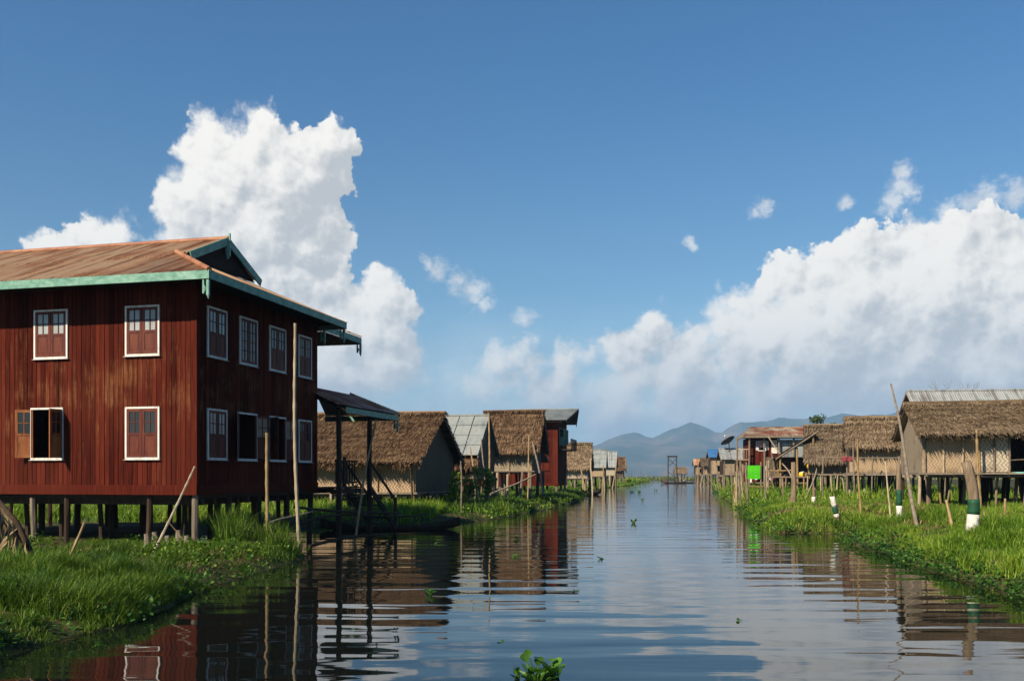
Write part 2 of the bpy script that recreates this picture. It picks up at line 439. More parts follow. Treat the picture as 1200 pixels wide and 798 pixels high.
surf(nt, ramp(nt, noise(nt, p, 2.2, 6, 0.65), [(0.35,(0.018,0.022,0.008)),(0.5,(0.035,0.045,0.014)),(0.62,(0.09,0.065,0.03))]), 0.95, 0.1, bump(nt, noise(nt, p, 9, 5, 0.6), 0.6, 0.05))
MUD = nt.m
def bank_mesh(name, k, x0, x1, y0, y1, sx, sy):
    xs = np.arange(x0, x1+sx, sx); ys = np.arange(y0, y1+sy, sy)
    gx, gy = np.meshgrid(xs, ys); z = bank_z(k, gx, gy); d = bank_d(k, gx, gy); n = len(xs)
    keep = d > -max(sx, sy)*1.2
    q = []
    for j in range(len(ys)-1):
        kk = keep[j,:-1] | keep[j,1:] | keep[j+1,:-1] | keep[j+1,1:]
        i = np.nonzero(kk)[0]
        q.append(np.stack([j*n+i, j*n+i+1, (j+1)*n+i+1, (j+1)*n+i], 1))
    m = MB().add(np.stack([gx.ravel(), gy.ravel(), z.ravel()], 1), quads=np.concatenate(q))
    return tag(m.build(name, MUD, smooth=True), kind='structure')
bank_mesh('near_bank', 'near', -30, -3.5, 6, 33.4, 0.14, 0.14)
bank_mesh('left_bank', 'row', -40, 40, 32, 262, 0.5, 0.6)
bank_mesh('right_bank', 'right', 7, 44, 10, 62, 0.25, 0.25)
bank_mesh('right_bank', 'right', 13, 110, 62, 262, 0.8, 0.9)
bank_mesh('far_bank', 'far', -200, 260, 308, 420, 4, 4)
# ------------------------------------------------------------------ material library
def red_boards(name='red_painted_boards', worn=True):
    nt = NT(name); tc = nt.n('ShaderNodeTexCoord').outputs['Object']
    isl = island(nt)
    off = nt.n('ShaderNodeCombineXYZ'); nt.l(fmath(nt,'MULTIPLY',isl,37.0), off.inputs[2])
    p = vmath(nt,'ADD',tc,off.outputs[0])
    grain = noise(nt, vmath(nt,'MULTIPLY',p,(26,26,1.1)), 1.0, 6, 0.62, 0.4)
    fade = noise(nt, vmath(nt,'MULTIPLY',tc,(0.5,0.5,0.35)), 1.0, 3, 0.5)
    base = ramp(nt, fmath(nt,'MULTIPLY_ADD',fmath(nt,'SUBTRACT',isl,0.5),0.42,grain), [(0.28,(0.029,0.0055,0.0036)),(0.5,(0.060,0.0102,0.0062)),(0.72,(0.095,0.018,0.010))])
    base = mixc(nt, fmath(nt,'MULTIPLY',smooth(nt,fade,0.40,0.68),0.40), base, (0.105,0.026,0.014))
    sep = nt.n('ShaderNodeSeparateXYZ'); nt.l(tc, sep.inputs[0]); z = sep.outputs[2]
    # paint rubbed down to bare wood, mostly along the middle of the wall between the storeys
    band = fmath(nt,'MULTIPLY', smooth(nt,z,2.2,4.0), smooth(nt,z,5.1,4.3))
    rub = noise(nt, vmath(nt,'MULTIPLY',p,(16,16,1.3)), 1.0, 8, 0.72)
    rub2 = noise(nt, vmath(nt,'MULTIPLY',tc,(0.7,0.7,1.0)), 1.0, 5, 0.6)
    f = fmath(nt,'ADD', rub, fmath(nt,'MULTIPLY_ADD', band, 0.12, fmath(nt,'MULTIPLY',fmath(nt,'SUBTRACT',rub2,0.5),0.75)))
    base = mixc(nt, fmath(nt,'MULTIPLY',smooth(nt,f,0.58,0.84),0.55 if worn else 0.2), base, (0.22,0.098,0.042))
    drk = noise(nt, vmath(nt,'MULTIPLY',p,(9,9,0.5)), 1.0, 5, 0.6)
    base = mixc(nt, fmath(nt,'MULTIPLY',smooth(nt,drk,0.60,0.72),0.55), base, (0.035,0.010,0.008))
    surf(nt, base, 0.8, 0.02, bump(nt, grain, 0.3, 0.004)); return nt.m
RED = red_boards()
RED2 = red_boards('red_painted_boards_plain', False)
SHUT = weathered('shutter_red', [(0.05,0.010,0.0065),(0.085,0.017,0.0105),(0.125,0.032,0.016)], (9,9,2), 0.3, 0.55)
SHUT_OLD = weathered('shutter_bare_wood', [(0.12,0.036,0.014),(0.25,0.085,0.030),(0.36,0.15,0.055)], (9,9,2), 0.3, 0.6)
WHITE = weathered('white_paint', [(0.30,0.28,0.25),(0.58,0.56,0.53),(0.70,0.68,0.65)], (9,9,4), 0.2, 0.6)
GREEN = weathered('green_paint', [(0.05,0.15,0.115),(0.13,0.28,0.22),(0.24,0.40,0.33)], (5,5,9), 0.3, 0.5)
DARKGREEN = weathered('dark_green_paint', [(0.035,0.04,0.022),(0.010,0.060,0.028),(0.022,0.085,0.045)], (9,9,5), 0.2, 0.55)
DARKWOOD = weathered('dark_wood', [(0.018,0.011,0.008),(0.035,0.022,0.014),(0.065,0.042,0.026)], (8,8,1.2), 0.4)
POSTWOOD = weathered('post_wood', [(0.07,0.048,0.030),(0.15,0.11,0.072),(0.27,0.21,0.15)], (11,11,1.4), 0.5, 0.9, 0.5)
GREYWOOD = weathered('grey_wood', [(0.085,0.068,0.05),(0.155,0.125,0.095),(0.24,0.20,0.155)], (12,12,1.6), 0.5, 0.9, 0.5)
BAMBOO = weathered('bamboo_pole', [(0.12,0.075,0.034),(0.23,0.15,0.068),(0.33,0.24,0.12)], (14,14,2.5), 0.5, 0.5, 0.2, 0.35)
BAMBOO_PALE = weathered('pale_bamboo', [(0.19,0.145,0.09),(0.31,0.25,0.165),(0.42,0.35,0.24)], (12,12,2.5), 0.4, 0.5, 0.2, 0.35)
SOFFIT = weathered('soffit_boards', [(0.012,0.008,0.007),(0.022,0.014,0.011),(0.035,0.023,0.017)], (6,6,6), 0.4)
CLOTH = weathered('pink_cloth', [(0.55,0.22,0.28),(0.70,0.38,0.42),(0.8,0.55,0.55)], (9,9,3), 0.3)
WHITECLOTH = weathered('white_cloth', [(0.6,0.58,0.55),(0.75,0.73,0.70)], (6,6,3), 0.2)
YELLOW = weathered('yellow_plastic', [(0.62,0.38,0.02),(0.78,0.50,0.03)], (4,4,4), 0.2, 0.4)
BLUE = weathered('blue_tarpaulin', [(0.03,0.11,0.28),(0.05,0.17,0.38)], (2,2,2), 0.2, 0.5)
LIME = weathered('lime_green_panel', [(0.04,0.36,0.008),(0.06,0.45,0.010),(0.08,0.52,0.014)], (0.7,0.7,2.2), 0.2, 0.45)
TURQ = weathered('turquoise_cloth', [(0.12,0.42,0.42),(0.22,0.55,0.52)], (5,5,5), 0.2)
def glass_mat(name, col, rough):
    nt = NT(name); surf(nt, ramp(nt, noise(nt, coords(nt,(3,3,2)), 1.0, 3, 0.5), [(0.35,tuple(c*0.7 for c in col)),(0.65,col)]), rough, 0.5); return nt.m
PANE_LIGHT = glass_mat('curtained_pane', (0.34,0.36,0.36), 0.12)
PANE_DARK = glass_mat('dark_pane', (0.02,0.025,0.03), 0.08)

def tin(name, cols, streak, seam=0.0):
    """corrugated sheet: long streaks run down the slope (local y), sheet ends show as steps"""
    nt = NT(name); tc = nt.n('ShaderNodeTexCoord').outputs['Object']
    f = noise(nt, vmath(nt,'MULTIPLY',tc,streak), 1.0, 6, 0.62, 0.25)
    g = noise(nt, vmath(nt,'MULTIPLY',tc,(0.8,0.8,0.8)), 1.0, 4, 0.6)
    d = noise(nt, vmath(nt,'MULTIPLY',tc,(14,14,14)), 1.0, 4, 0.6)
    v = fmath(nt,'MULTIPLY_ADD',fmath(nt,'SUBTRACT',g,0.5),0.7,f); v = fmath(nt,'MULTIPLY_ADD',fmath(nt,'SUBTRACT',d,0.5),0.25,v)
    v = fmath(nt,'MULTIPLY_ADD',fmath(nt,'SUBTRACT',island(nt),0.5),0.10,v)
    k = len(cols); col = ramp(nt, v, [(0.3+0.42*i/(k-1),c) for i,c in enumerate(cols)])
    if seam:                                             # sheet laps: a rusty line up the slope every `seam` metres
        sx = nt.n('ShaderNodeSeparateXYZ'); nt.l(tc, sx.inputs[0])
        u = fmath(nt,'FRACT', fmath(nt,'DIVIDE', fmath(nt,'ADD', sx.outputs[0], fmath(nt,'MULTIPLY', g, 0.12)), seam))
        ln = fmath(nt,'MULTIPLY', smooth(nt, fmath(nt,'PINGPONG', u, 0.5), 0.14, 0.02), smooth(nt, noise(nt, vmath(nt,'MULTIPLY',tc,(1.3,0.5,0.5)), 1.0, 4, 0.6), 0.38, 0.58))
        col = mixc(nt, fmath(nt,'MULTIPLY', ln, 0.8), col, cols[-1])
    surf(nt, col, 0.6, 0.2, bump(nt, d, 0.15, 0.004), 0.0); return nt.m
RUSTY = tin('rusty_tin', [(0.46,0.33,0.21),(0.50,0.345,0.215),(0.43,0.255,0.145),(0.31,0.14,0.07),(0.16,0.058,0.03)], (5.0,0.12,0.12), 0.78)
GREYTIN = tin('grey_tin', [(0.13,0.15,0.15),(0.19,0.215,0.215),(0.24,0.26,0.255),(0.17,0.17,0.155)], (1.2,0.3,0.3))
PALETIN = tin('pale_tin', [(0.15,0.17,0.18),(0.27,0.295,0.305),(0.22,0.235,0.24),(0.12,0.115,0.11)], (4.5,0.12,0.12), 0.8)
PATCHTIN = tin('patched_rust_tin', [(0.36,0.32,0.25),(0.30,0.25,0.18),(0.20,0.07,0.035),(0.12,0.035,0.02)], (0.9,0.5,0.5))
PINKTIN = tin('pinkish_rust_tin', [(0.45,0.32,0.26),(0.42,0.24,0.18),(0.26,0.09,0.06),(0.15,0.05,0.03)], (1.1,0.3,0.3))

def thatch_mat(name, cols):
    nt = NT(name); tc = nt.n('ShaderNodeTexCoord').outputs['Object']
    g = noise(nt, vmath(nt,'MULTIPLY',tc,(0.8,0.8,6.0)), 1.0, 6, 0.65)
    d = noise(nt, vmath(nt,'MULTIPLY',tc,(30,30,30)), 1.0, 3, 0.6)
    v = fmath(nt,'MULTIPLY_ADD',fmath(nt,'SUBTRACT',island(nt),0.5),0.5,fmath(nt,'MULTIPLY_ADD',fmath(nt,'SUBTRACT',d,0.5),0.4,g))
    k = len(cols); surf(nt, ramp(nt, v, [(0.22+0.56*i/(k-1),c) for i,c in enumerate(cols)]), 0.95, 0.08); return nt.m
THATCH_BROWN = thatch_mat('brown_thatch', [(0.030,0.018,0.011),(0.070,0.042,0.024),(0.125,0.077,0.044),(0.21,0.14,0.083)])
THATCH_TAN = thatch_mat('tan_thatch', [(0.060,0.042,0.026),(0.125,0.088,0.053),(0.19,0.138,0.086),(0.29,0.22,0.145)])
THATCH_GREY = thatch_mat('greyish_thatch', [(0.045,0.033,0.022),(0.090,0.066,0.043),(0.14,0.105,0.07),(0.21,0.165,0.115)])

def woven(name, a, b, cell=0.085, amp=1.0, dark=(0.05,0.03,0.02)):
    """split-bamboo matting in a zigzag weave, with age stains"""
    nt = NT(name); tc = nt.n('ShaderNodeTexCoord').outputs['Object']
    sep = nt.n('ShaderNodeSeparateXYZ'); nt.l(tc, sep.inputs[0])
    s = fmath(nt,'ADD',sep.outputs[0],sep.outputs[1]); z = sep.outputs[2]
    zig = fmath(nt,'PINGPONG', z, cell*2.0)
    u = fmath(nt,'FRACT', fmath(nt,'DIVIDE', fmath(nt,'ADD', s, zig), cell*2))
    v = fmath(nt,'FRACT', fmath(nt,'DIVIDE', z, cell*0.5))
    w1 = smooth(nt, fmath(nt,'PINGPONG', u, 0.5), 0.18, 0.32)
    g = noise(nt, vmath(nt,'MULTIPLY',tc,(1.1,1.1,1.3)), 1.0, 5, 0.6); d = noise(nt, vmath(nt,'MULTIPLY',tc,(24,24,40)), 1.0, 3, 0.6)
    col = mixc(nt, fmath(nt,'MULTIPLY',w1,amp), a, b)
    col = mixc(nt, smooth(nt, d, 0.35, 0.75), col, mixc(nt, 0.35, col, (0.5,0.42,0.3)))
    col = mixc(nt, fmath(nt,'MULTIPLY',smooth(nt, g, 0.50, 0.72),0.6), col, dark)
    edge = smooth(nt, fmath(nt,'PINGPONG', v, 0.5), 0.0, 0.09)
    col = mixc(nt, edge, mixc(nt, 0.5, col, dark), col)
    surf(nt, col, 0.8, 0.15, bump(nt, w1, 0.5, 0.01)); return nt.m
WEAVE_WARM = woven('warm_woven_bamboo', (0.20,0.125,0.072), (0.40,0.29,0.19), 0.075)
WEAVE_PALE = woven('pale_woven_bamboo', (0.25,0.21,0.15), (0.43,0.385,0.30), 0.075)
WEAVE_TAN = woven('tan_woven_bamboo', (0.24,0.165,0.098), (0.38,0.285,0.185), 0.06, 0.8)
WEAVE_GREY = woven('grey_woven_bamboo', (0.15,0.115,0.078), (0.30,0.245,0.175), 0.085)
WEAVE_DARK = woven('dark_woven_bamboo', (0.030,0.020,0.012), (0.055,0.038,0.024), 0.08, 0.8)  # darkened so that gables turned from the sun hold their shade in the colour
LEAFPANEL = thatch_mat('leaf_mat_wall', [(0.10,0.08,0.055),(0.19,0.155,0.11),(0.28,0.235,0.17),(0.38,0.33,0.25)])

BANDWHITE = weathered('worn_white_band', [(0.13,0.11,0.075),(0.44,0.42,0.37),(0.60,0.58,0.54),(0.68,0.66,0.62)], (13,13,9), 0.2, 0.7)
# ------------------------------------------------------------------ shared building pieces
def cut_rects(a0, a1, z0, z1, holes):
    """the rectangle a0..a1 x z0..z1 minus rectangular holes, as rectangles"""
    xs = sorted({a0, a1, *[h[0] for h in holes], *[h[1] for h in holes]}); xs = [x for x in xs if a0 <= x <= a1]
    out = []
    for xa, xb in zip(xs, xs[1:]):
        xm = (xa+xb)/2; hh = sorted((h[2], h[3]) for h in holes if h[0] < xm < h[1]); z = z0
        for h0, h1 in hh:
            if h0 > z+1e-4: out.append((xa, xb, z, h0))
            z = max(z, h1)
        if z < z1-1e-4: out.append((xa, xb, z, z1))
    return out
def boards(mb, axis, a0, a1, c, out, z0, z1, holes=(), bw=0.125, th=0.02):
    """upright boards on the plane axis=c; out = -1/+1 is the outward direction. Boards stop at the holes."""
    xs = [a0]
    brk = sorted({a0, a1, *[h[0] for h in holes], *[h[1] for h in holes]})
    for xa, xb in zip(brk, brk[1:]):
        k = max(1, round((xb-xa)/bw)); step = (xb-xa)/k
        for i in range(k):
            x0, x1 = xa+i*step, xa+(i+1)*step; xm = (x0+x1)/2; z = z0
            segs = []
            for h0, h1 in sorted((h[2], h[3]) for h in holes if h[0] < xm < h[1]):
                if h0 > z: segs.append((z, h0))
                z = h1
            segs.append((z, z1))
            for s0, s1 in segs:
                if s1-s0 < 0.02: continue
                t = th + rnd.uniform(0, 0.010); lo, hi = sorted((c, c+out*t))
                if axis == 'y': mb.box(x0+0.006, x1-0.006, lo, hi, s0, s1)
                else: mb.box(lo, hi, x0+0.006, x1-0.006, s0, s1)
def corrugated(mb, bl, br, tl, tr, pitch=0.09, amp=0.018, rows=1, lap=0.02):
    """corrugated sheet between eave bl-br and ridge tl-tr, in `rows` lapped courses"""
    bl, br, tl, tr = map(Vector, (bl, br, tl, tr)); W_ = max((br-bl).length, (tr-tl).length)
    n = max(6, int(W_/pitch*4)); nrm = (br-bl).cross((tl+tr)/2-bl).normalized()
    if nrm.z < 0: nrm = -nrm
    for r in range(rows):
        t0, t1 = r/rows, min(1.0, (r+1)/rows + 0.03)
        v = []
        for k, t in ((0, t0), (1, t1)):
            for i in range(n+1):
                s = i/n
                p = (bl.lerp(br, s)).lerp(tl.lerp(tr, s), t)
                o = amp*math.sin(i*math.pi/2+0.4) + (0.006+lap*(1-k))
                v.append(p + nrm*o)
        m_ = n+1
        mb.add(v + [Vector(p)-nrm*0.004 for p in v], quads=[(i, i+1, m_+i+1, m_+i) for i in range(n)] + [(2*m_+m_+i, 2*m_+m_+i+1, 2*m_+i+1, 2*m_+i) for i in range(n)]
               + [(2*m_+i, 2*m_+i+1, i+1, i) for i in range(n)])
    return mb

def window(parent, axis, c, out, a0, a1, z0, z1, style='shutters', mat_leaf=None, pane=None, ang=(0,0), frame_mat=None, fw=0.044, label=None):
    """a framed casement. frame is the part; shutter and pane are its sub-parts. ang = how far each leaf is swung open."""
    def P(a, d, z): return (a, c+out*d, z) if axis == 'y' else (c+out*d, a, z)
    def bx(mb, aa, ab, d0, d1, za, zb):
        p, q = P(aa, d0, za), P(ab, d1, zb)
        return mb.box(*sorted((p[0],q[0])), *sorted((p[1],q[1])), *sorted((p[2],q[2])))
    f = MB(); D0, D1 = 0.024, 0.062
    bx(f, a0, a1, D0, D1, z0, z0+fw*1.15); bx(f, a0, a1, D0, D1, z1-fw, z1)
    jw = fw if style != 'open_no_jamb' else 0.012
    bx(f, a0, a0+jw, D0, D1, z0+fw*1.15, z1-fw); bx(f, a1-jw, a1, D0, D1, z0+fw*1.15, z1-fw)
    bx(f, a0-0.03, a1+0.03, D0, D1+0.03, z0-0.012, z0-0.002)
    fr = f.build('window', frame_mat or WHITE, parent)
    if label: fr['label'] = label
    ia, ib, iz0, iz1 = a0+fw+0.004, a1-fw-0.004, z0+fw*1.15+0.004, z1-fw-0.004
    mid = (ia+ib)/2
    for k, (l0, l1) in enumerate(((ia, mid-0.004), (mid+0.004, ib))):
        hinge = l0 if k == 0 else l1; sgn = 1 if k == 0 else -1; w_ = l1-l0; th = ang[k]
        def LP(a, d):     # leaf coordinates: a along from the hinge, d outwards -> wall coordinates
            ca, sa = math.cos(th), math.sin(th)
            return hinge + sgn*(a*ca - 0), D0+0.012 + a*sa, d
        def lbox(mb, aa, ab, da, db, za, zb):
            ca, sa = math.cos(th), math.sin(th); v = []
            for z in (za, zb):
                for a, d in ((aa,da),(ab,da),(ab,db),(aa,db)):
                    v.append(P(hinge + sgn*(a*ca - d*sa), 0.034 + a*sa + d*ca, z))
            q = [(0,3,2,1),(4,5,6,7),(0,1,5,4),(1,2,6,5),(2,3,7,6),(3,0,4,7)]
            mb.add(v, quads=q)
        m = MB(); s = 0.062; full = style == 'glazed'
        zs = iz0 + (iz1-iz0)*(0.48 if not full else 0.04)
        lbox(m, 0, s, 0, 0.026, iz0, iz1); lbox(m, w_-s, w_, 0, 0.026, iz0, iz1)
        lbox(m, s, w_-s, 0, 0.026, iz0, iz0+s); lbox(m, s, w_-s, 0, 0.026, iz1-s, iz1)
        if not full:
            lbox(m, s, w_-s, 0, 0.026, zs-s/2, zs+s/2); lbox(m, s, w_-s, 0.006, 0.016, iz0+s, zs-s/2)
            lbox(m, s+0.035, w_-s-0.035, 0.016, 0.021, iz0+s+0.04, zs-s/2-0.04)
            gz0 = zs+s/2
        else:
            gz0 = iz0+s
        gz1 = iz1-s
        lbox(m, w_/2-0.012, w_/2+0.012, 0.004, 0.024, gz0, gz1)
        nb = 1 if not full else 3
        for i in range(nb):
            zz = gz0+(gz1-gz0)*(i+1)/(nb+1); lbox(m, s, w_-s, 0.005, 0.023, zz-0.012, zz+0.012)
        m.build('shutter', mat_leaf or SHUT, fr)
        g = MB(); lbox(g, s, w_-s, 0.010, 0.013, gz0, gz1); g.build('pane', pane or PANE_DARK, fr)
    return fr

# ------------------------------------------------------------------ the big red house
# local frame: origin at the corner nearest the camera, -x along the lit front, +y back along the shaded side
TH = -13.6
HOUSE = thing('stilt_house', 'large dark red two-storey wooden house on stilts with rusty tin roof and green eaves', 'house', (-7.27, 22.0, 0), TH, 'stilt houses on the left side of the canal')
ZF, ZE, HL, HD = 1.46, 6.36, 9.2, 6.4
FRONT_W = [(-1.83,-0.92,4.66,5.84,'shutters',PANE_LIGHT,(0,0)), (-4.33,-3.39,4.66,5.84,'shutters',PANE_LIGHT,(0,0)),
           (-1.83,-0.92,2.25,3.48,'shutters',PANE_DARK,(0,0)), (-4.42,-3.52,2.25,3.50,'open_no_jamb',PANE_DARK,(R(152),R(86))),
           (-6.9,-6.0,4.66,5.84,'shutters',PANE_LIGHT,(0,0)), (-6.9,-6.0,2.25,3.48,'shutters',PANE_DARK,(0,0))]
SIDE_W = [(0.40,1.27,4.66,5.86,'shutters',PANE_LIGHT,(0,0)), (1.88,2.77,4.66,5.86,'glazed',PANE_DARK,(0,0)), (3.42,4.34,4.66,5.86,'shutters',PANE_DARK,(0,0)), (5.11,5.95,4.66,5.86,'shutters',PANE_DARK,(0,0)),
          (0.40,1.27,2.25,3.46,'shutters',PANE_LIGHT,(0,0)), (1.80,2.74,2.25,3.46,'open_no_jamb',PANE_DARK,(R(150),R(150))), (3.42,4.34,2.25,3.46,'open_no_jamb',PANE_DARK,(R(120),R(150))), (5.11,5.95,2.25,3.46,'shutters',PANE_DARK,(0,0))]
fh = [(w_[0]+0.02,w_[1]-0.02,w_[2]+0.02,w_[3]-0.02) for w_ in FRONT_W if w_[4] == 'open_no_jamb']
sh = [(w_[0]+0.02,w_[1]-0.02,w_[2]+0.02,w_[3]-0.02) for w_ in SIDE_W if w_[4] == 'open_no_jamb']
m = MB(); ZW = ZE+0.12
boards(m, 'y', -HL, 0, 0.0, -1, ZF+0.2, ZW, fh); boards(m, 'x', 0, HD, 0.0, 1, ZF+0.2, ZW, sh)
for (a, b, c, d) in cut_rects(-HL, -0.10, ZF+0.12, ZW-0.01, fh): m.box(a, b, 0.001, 0.05, c, d)
for (a, b, c, d) in cut_rects(0.051, HD, ZF+0.12, ZW-0.01, sh): m.box(-0.05, -0.001, a, b, c, d)
m.box(-HL, -0.06, HD-0.05, HD, ZF+0.12, ZW-0.01); m.box(-HL-0.05, -HL, 0, HD, ZF+0.12, ZW-0.01)
m.build('wall', RED, HOUSE)
m = MB(); m.box(-HL, 0.034, -0.045, -0.002, ZF-0.03, ZF+0.2); m.box(0.002, 0.045, 0.0, HD, ZF-0.03, ZF+0.2); m.build('skirting_board', RED2, HOUSE)
m = MB(); m.box(-0.11, 0.036, -0.036, -0.029, ZF+0.21, ZW-0.02); m.box(0.029, 0.036, -0.03, 0.1, ZF+0.21, ZW-0.02); m.build('corner_board', RED2, HOUSE)
m = MB(); m.box(-HL+0.02, -0.06, 0.06, HD-0.06, ZF-0.12, ZF+0.08); m.box(-HL+0.02, -0.06, 0.06, HD-0.06, 3.86, 3.98)
for i in range(12): m.beam((-HL, 0.3+i*0.53, ZF-0.2), (0, 0.3+i*0.53, ZF-0.2), 0.08, 0.14)
m.build('floor', DARKWOOD, HOUSE)
for w_ in FRONT_W:
    window(HOUSE, 'y', 0.0, -1, w_[0], w_[1], w_[2], w_[3], w_[4], SHUT_OLD if w_[4]=='open_no_jamb' else SHUT, w_[5], w_[6], label='open window with weathered brown shutters swung outwards' if w_[4]=='open_no_jamb' else None)
for w_ in SIDE_W: window(HOUSE, 'x', 0.0, 1, w_[0], w_[1], w_[2], w_[3], w_[4], SHUT, w_[5], w_[6])
# roof: hipped, with an upright gable near the canal end of the ridge
OF, OS, PT = 0.88, 0.86, math.tan(R(23.5))
xe, ye, yb = OS, -OF, HD+0.1                       # eave lines
yr = HD/2; zr = ZE + (yr+OF)*PT; xg = -1.55        # ridge line and gable plane
zg = ZE + (OS-xg)*PT; hw = (zr-zg)/PT              # foot of the gable
LX = -HL-0.9
m = MB()
corrugated(m, (LX, ye, ZE), (xg, ye, ZE), (LX, yr, zr), (xg, yr, zr), 0.1, 0.02, 2)
corrugated(m, (xg, ye, ZE), (xe, ye, ZE), (xg, yr-hw, zg), (xe, ye+0.01, ZE), 0.1, 0.018, 1)      # corner piece up to the hip
corrugated(m, (xe, ye, ZE), (xe, yr-hw, ZE), (xe, ye+0.01, ZE), (xg, yr-hw, zg), 0.1, 0.018, 1)
corrugated(m, (xe, yr-hw, ZE), (xe, yr+hw, ZE), (xg, yr-hw, zg), (xg, yr+hw, zg), 0.1, 0.018, 1)
corrugated(m, (xe, yr+hw, ZE), (xe, yb, ZE), (xg, yr+hw, zg), (xe, yb-0.01, ZE), 0.1, 0.018, 1)
corrugated(m, (xg, yb+0.7, ZE-0.3), (LX, yb+0.7, ZE-0.3), (xg, yr, zr), (LX, yr, zr), 0.1, 0.02, 2)
corrugated(m, (xe, yb, ZE), (xg, yb, ZE), (xe, yb-0.01, ZE), (xg, yr+hw, zg), 0.1, 0.018, 1)
corrugated(m, (xg, yr-hw-0.08, zg-0.03), (xg+0.52, yr-hw-0.08, zg-0.03), (xg, yr, zr), (xg+0.52, yr, zr), 0.1, 0.02, 1)   # verge over the gable
corrugated(m, (xg+0.52, yr+hw+0.08, zg-0.03), (xg, yr+hw+0.08, zg-0.03), (xg+0.52, yr, zr), (xg, yr, zr), 0.1, 0.02, 1)
roof = m.build('roof', RUSTY, HOUSE)
m = MB(); m.tube([(LX, yr, zr+0.02), (xg+0.53, yr, zr+0.02)], 0.07, 8); m.tube([(xe+0.02, ye-0.02, ZE+0.03), (xg+0.05, yr-hw, zg+0.05)], 0.06, 8); m.build('ridge_cap', weathered('rust_cap',[(0.14,0.05,0.028),(0.26,0.11,0.06),(0.36,0.20,0.11)],(3,3,3),0.2,0.6), roof)
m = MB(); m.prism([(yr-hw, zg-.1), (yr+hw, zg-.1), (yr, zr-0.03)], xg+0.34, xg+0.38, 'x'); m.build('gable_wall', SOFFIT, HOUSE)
m = MB()
for sgn in (-1, 1):
    m.beam((xg+0.51, yr+sgn*(hw+0.1), zg-0.09), (xg+0.51, yr, zr-0.05), 0.035, 0.20)
m.beam((xg+0.54, yr, zr-0.45), (xg+0.54, yr, zr+0.16), 0.06, 0.06, (1,0,0)); m.prism([(yr-0.09,zr-0.2),(yr+0.09,zr-0.2),(yr,zr-0.52)], xg+0.532, xg+0.462, 'x')
m.build('bargeboard', GREEN, HOUSE)
m = MB(); m.box(LX, xe+0.02, ye-0.035, ye-0.003, ZE-0.17, ZE+0.015); m.box(xe+0.003, xe+0.035, ye-0.003, yb, ZE-0.17, ZE+0.015); m.box(xe-0.9, xe+0.035, yb, yb+0.03, ZE-0.19, ZE+0.01)
m.build('fascia', GREEN, HOUSE)
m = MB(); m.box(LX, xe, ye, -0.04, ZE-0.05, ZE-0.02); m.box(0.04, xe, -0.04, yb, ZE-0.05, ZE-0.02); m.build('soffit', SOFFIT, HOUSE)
def bracket(x, y, z, parent):
    mb = MB(); mb.box(x-0.03, x+0.03, y-0.03, y+0.03, z-0.34, z); mb.box(x-0.13, x-0.09, y-0.02, y+0.02, z-0.30, z)
    mb.tube([(x-0.11,y,z-0.30),(x-0.06,y,z-0.20),(x-0.11,y,z-0.1)], 0.02, 6); mb.tube([(x,y,z-0.34),(x+0.01,y,z-0.42)], [0.03,0.008], 6)
    mb.build('eave_bracket', GREEN, parent)
bracket(xe-0.02, ye, ZE-0.19, HOUSE); bracket(xe-0.02, yb-0.05, ZE-0.19, HOUSE)
# rear wing: its own lower eave beyond the far corner, set back from the canal
WX, WY0, WY1 = -2.7, HD+0.08, HD+3.9
m = MB(); boards(m, 'x', WY0, WY1, WX, 1, ZF+0.1, ZE-0.1, [(WY0+1.0,WY0+1.95,ZF+0.2,ZF+2.2)]); m.box(WX-0.06, WX-0.002, WY0, WY0+0.9, ZF, ZE-0.1); m.box(WX-0.06, WX-0.002, WY0+2.0, WY1, ZF, ZE-0.1); m.box(WX-4, WX-0.1, WY1-0.06, WY1, ZF, ZE-0.1); m.box(WX-4, WX-0.1, WY0, WY0+0.05, ZF, ZE-0.1)
m.build('rear_wall', RED2, HOUSE)
m = MB(); corrugated(m, (0.16, HD+0.2, ZE), (0.16, HD+3.05, ZE), (-2.6, HD+0.2, ZE+1.1), (-2.6, HD+3.05, ZE+1.1), 0.1, 0.02)
m.build('rear_roof', RUSTY, HOUSE)
m = MB(); m.box(0.12, 0.15, HD+0.2, HD+3.05, ZE-0.2, ZE-0.012); m.box(-2.5, 0.12, HD+3.02, HD+3.05, ZE-0.2, ZE-0.012); m.box(-2.6, 0.12, HD+0.2, HD+0.23, ZE-0.2, ZE-0.012); m.build('rear_fascia', GREEN, HOUSE)
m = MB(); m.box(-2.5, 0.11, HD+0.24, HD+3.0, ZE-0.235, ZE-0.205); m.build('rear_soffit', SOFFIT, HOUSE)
bracket(0.13, HD+3.0, ZE-0.2, HOUSE); bracket(0.12, HD+0.26, ZE-0.2, HOUSE)
# porch: lean-to roof on posts over a landing with a rail and steps
PX, PY0, PY1, PZ = 0.80, HD-0.25, HD+4.75, 3.93
m = MB(); corrugated(m, (PX, PY0, PZ), (PX, PY1, PZ), (-0.7, PY0+0.05, PZ+0.66), (-0.7, PY1-0.7, PZ+0.66), 0.1, 0.02)
corrugated(m, (PX, PY1, PZ), (-1.9, PY1, PZ), (-0.7, PY1-0.7, PZ+0.66), (-1.9, PY1-0.7, PZ+0.66), 0.1, 0.02)
pr = m.build('porch_roof', PINKTIN, HOUSE)
m = MB(); m.tube([(PX+0.02, PY1, PZ+0.04), (-0.7, PY1-0.7, PZ+0.70)], 0.05, 7); m.build('hip_cap', RUSTY, pr); m = MB(); m.tube([(PX,PY0-0.02,PZ+0.02),(0.05,PY0-0.02,PZ+0.38)],0.03,6); m.build('verge_cap', RUSTY, pr)
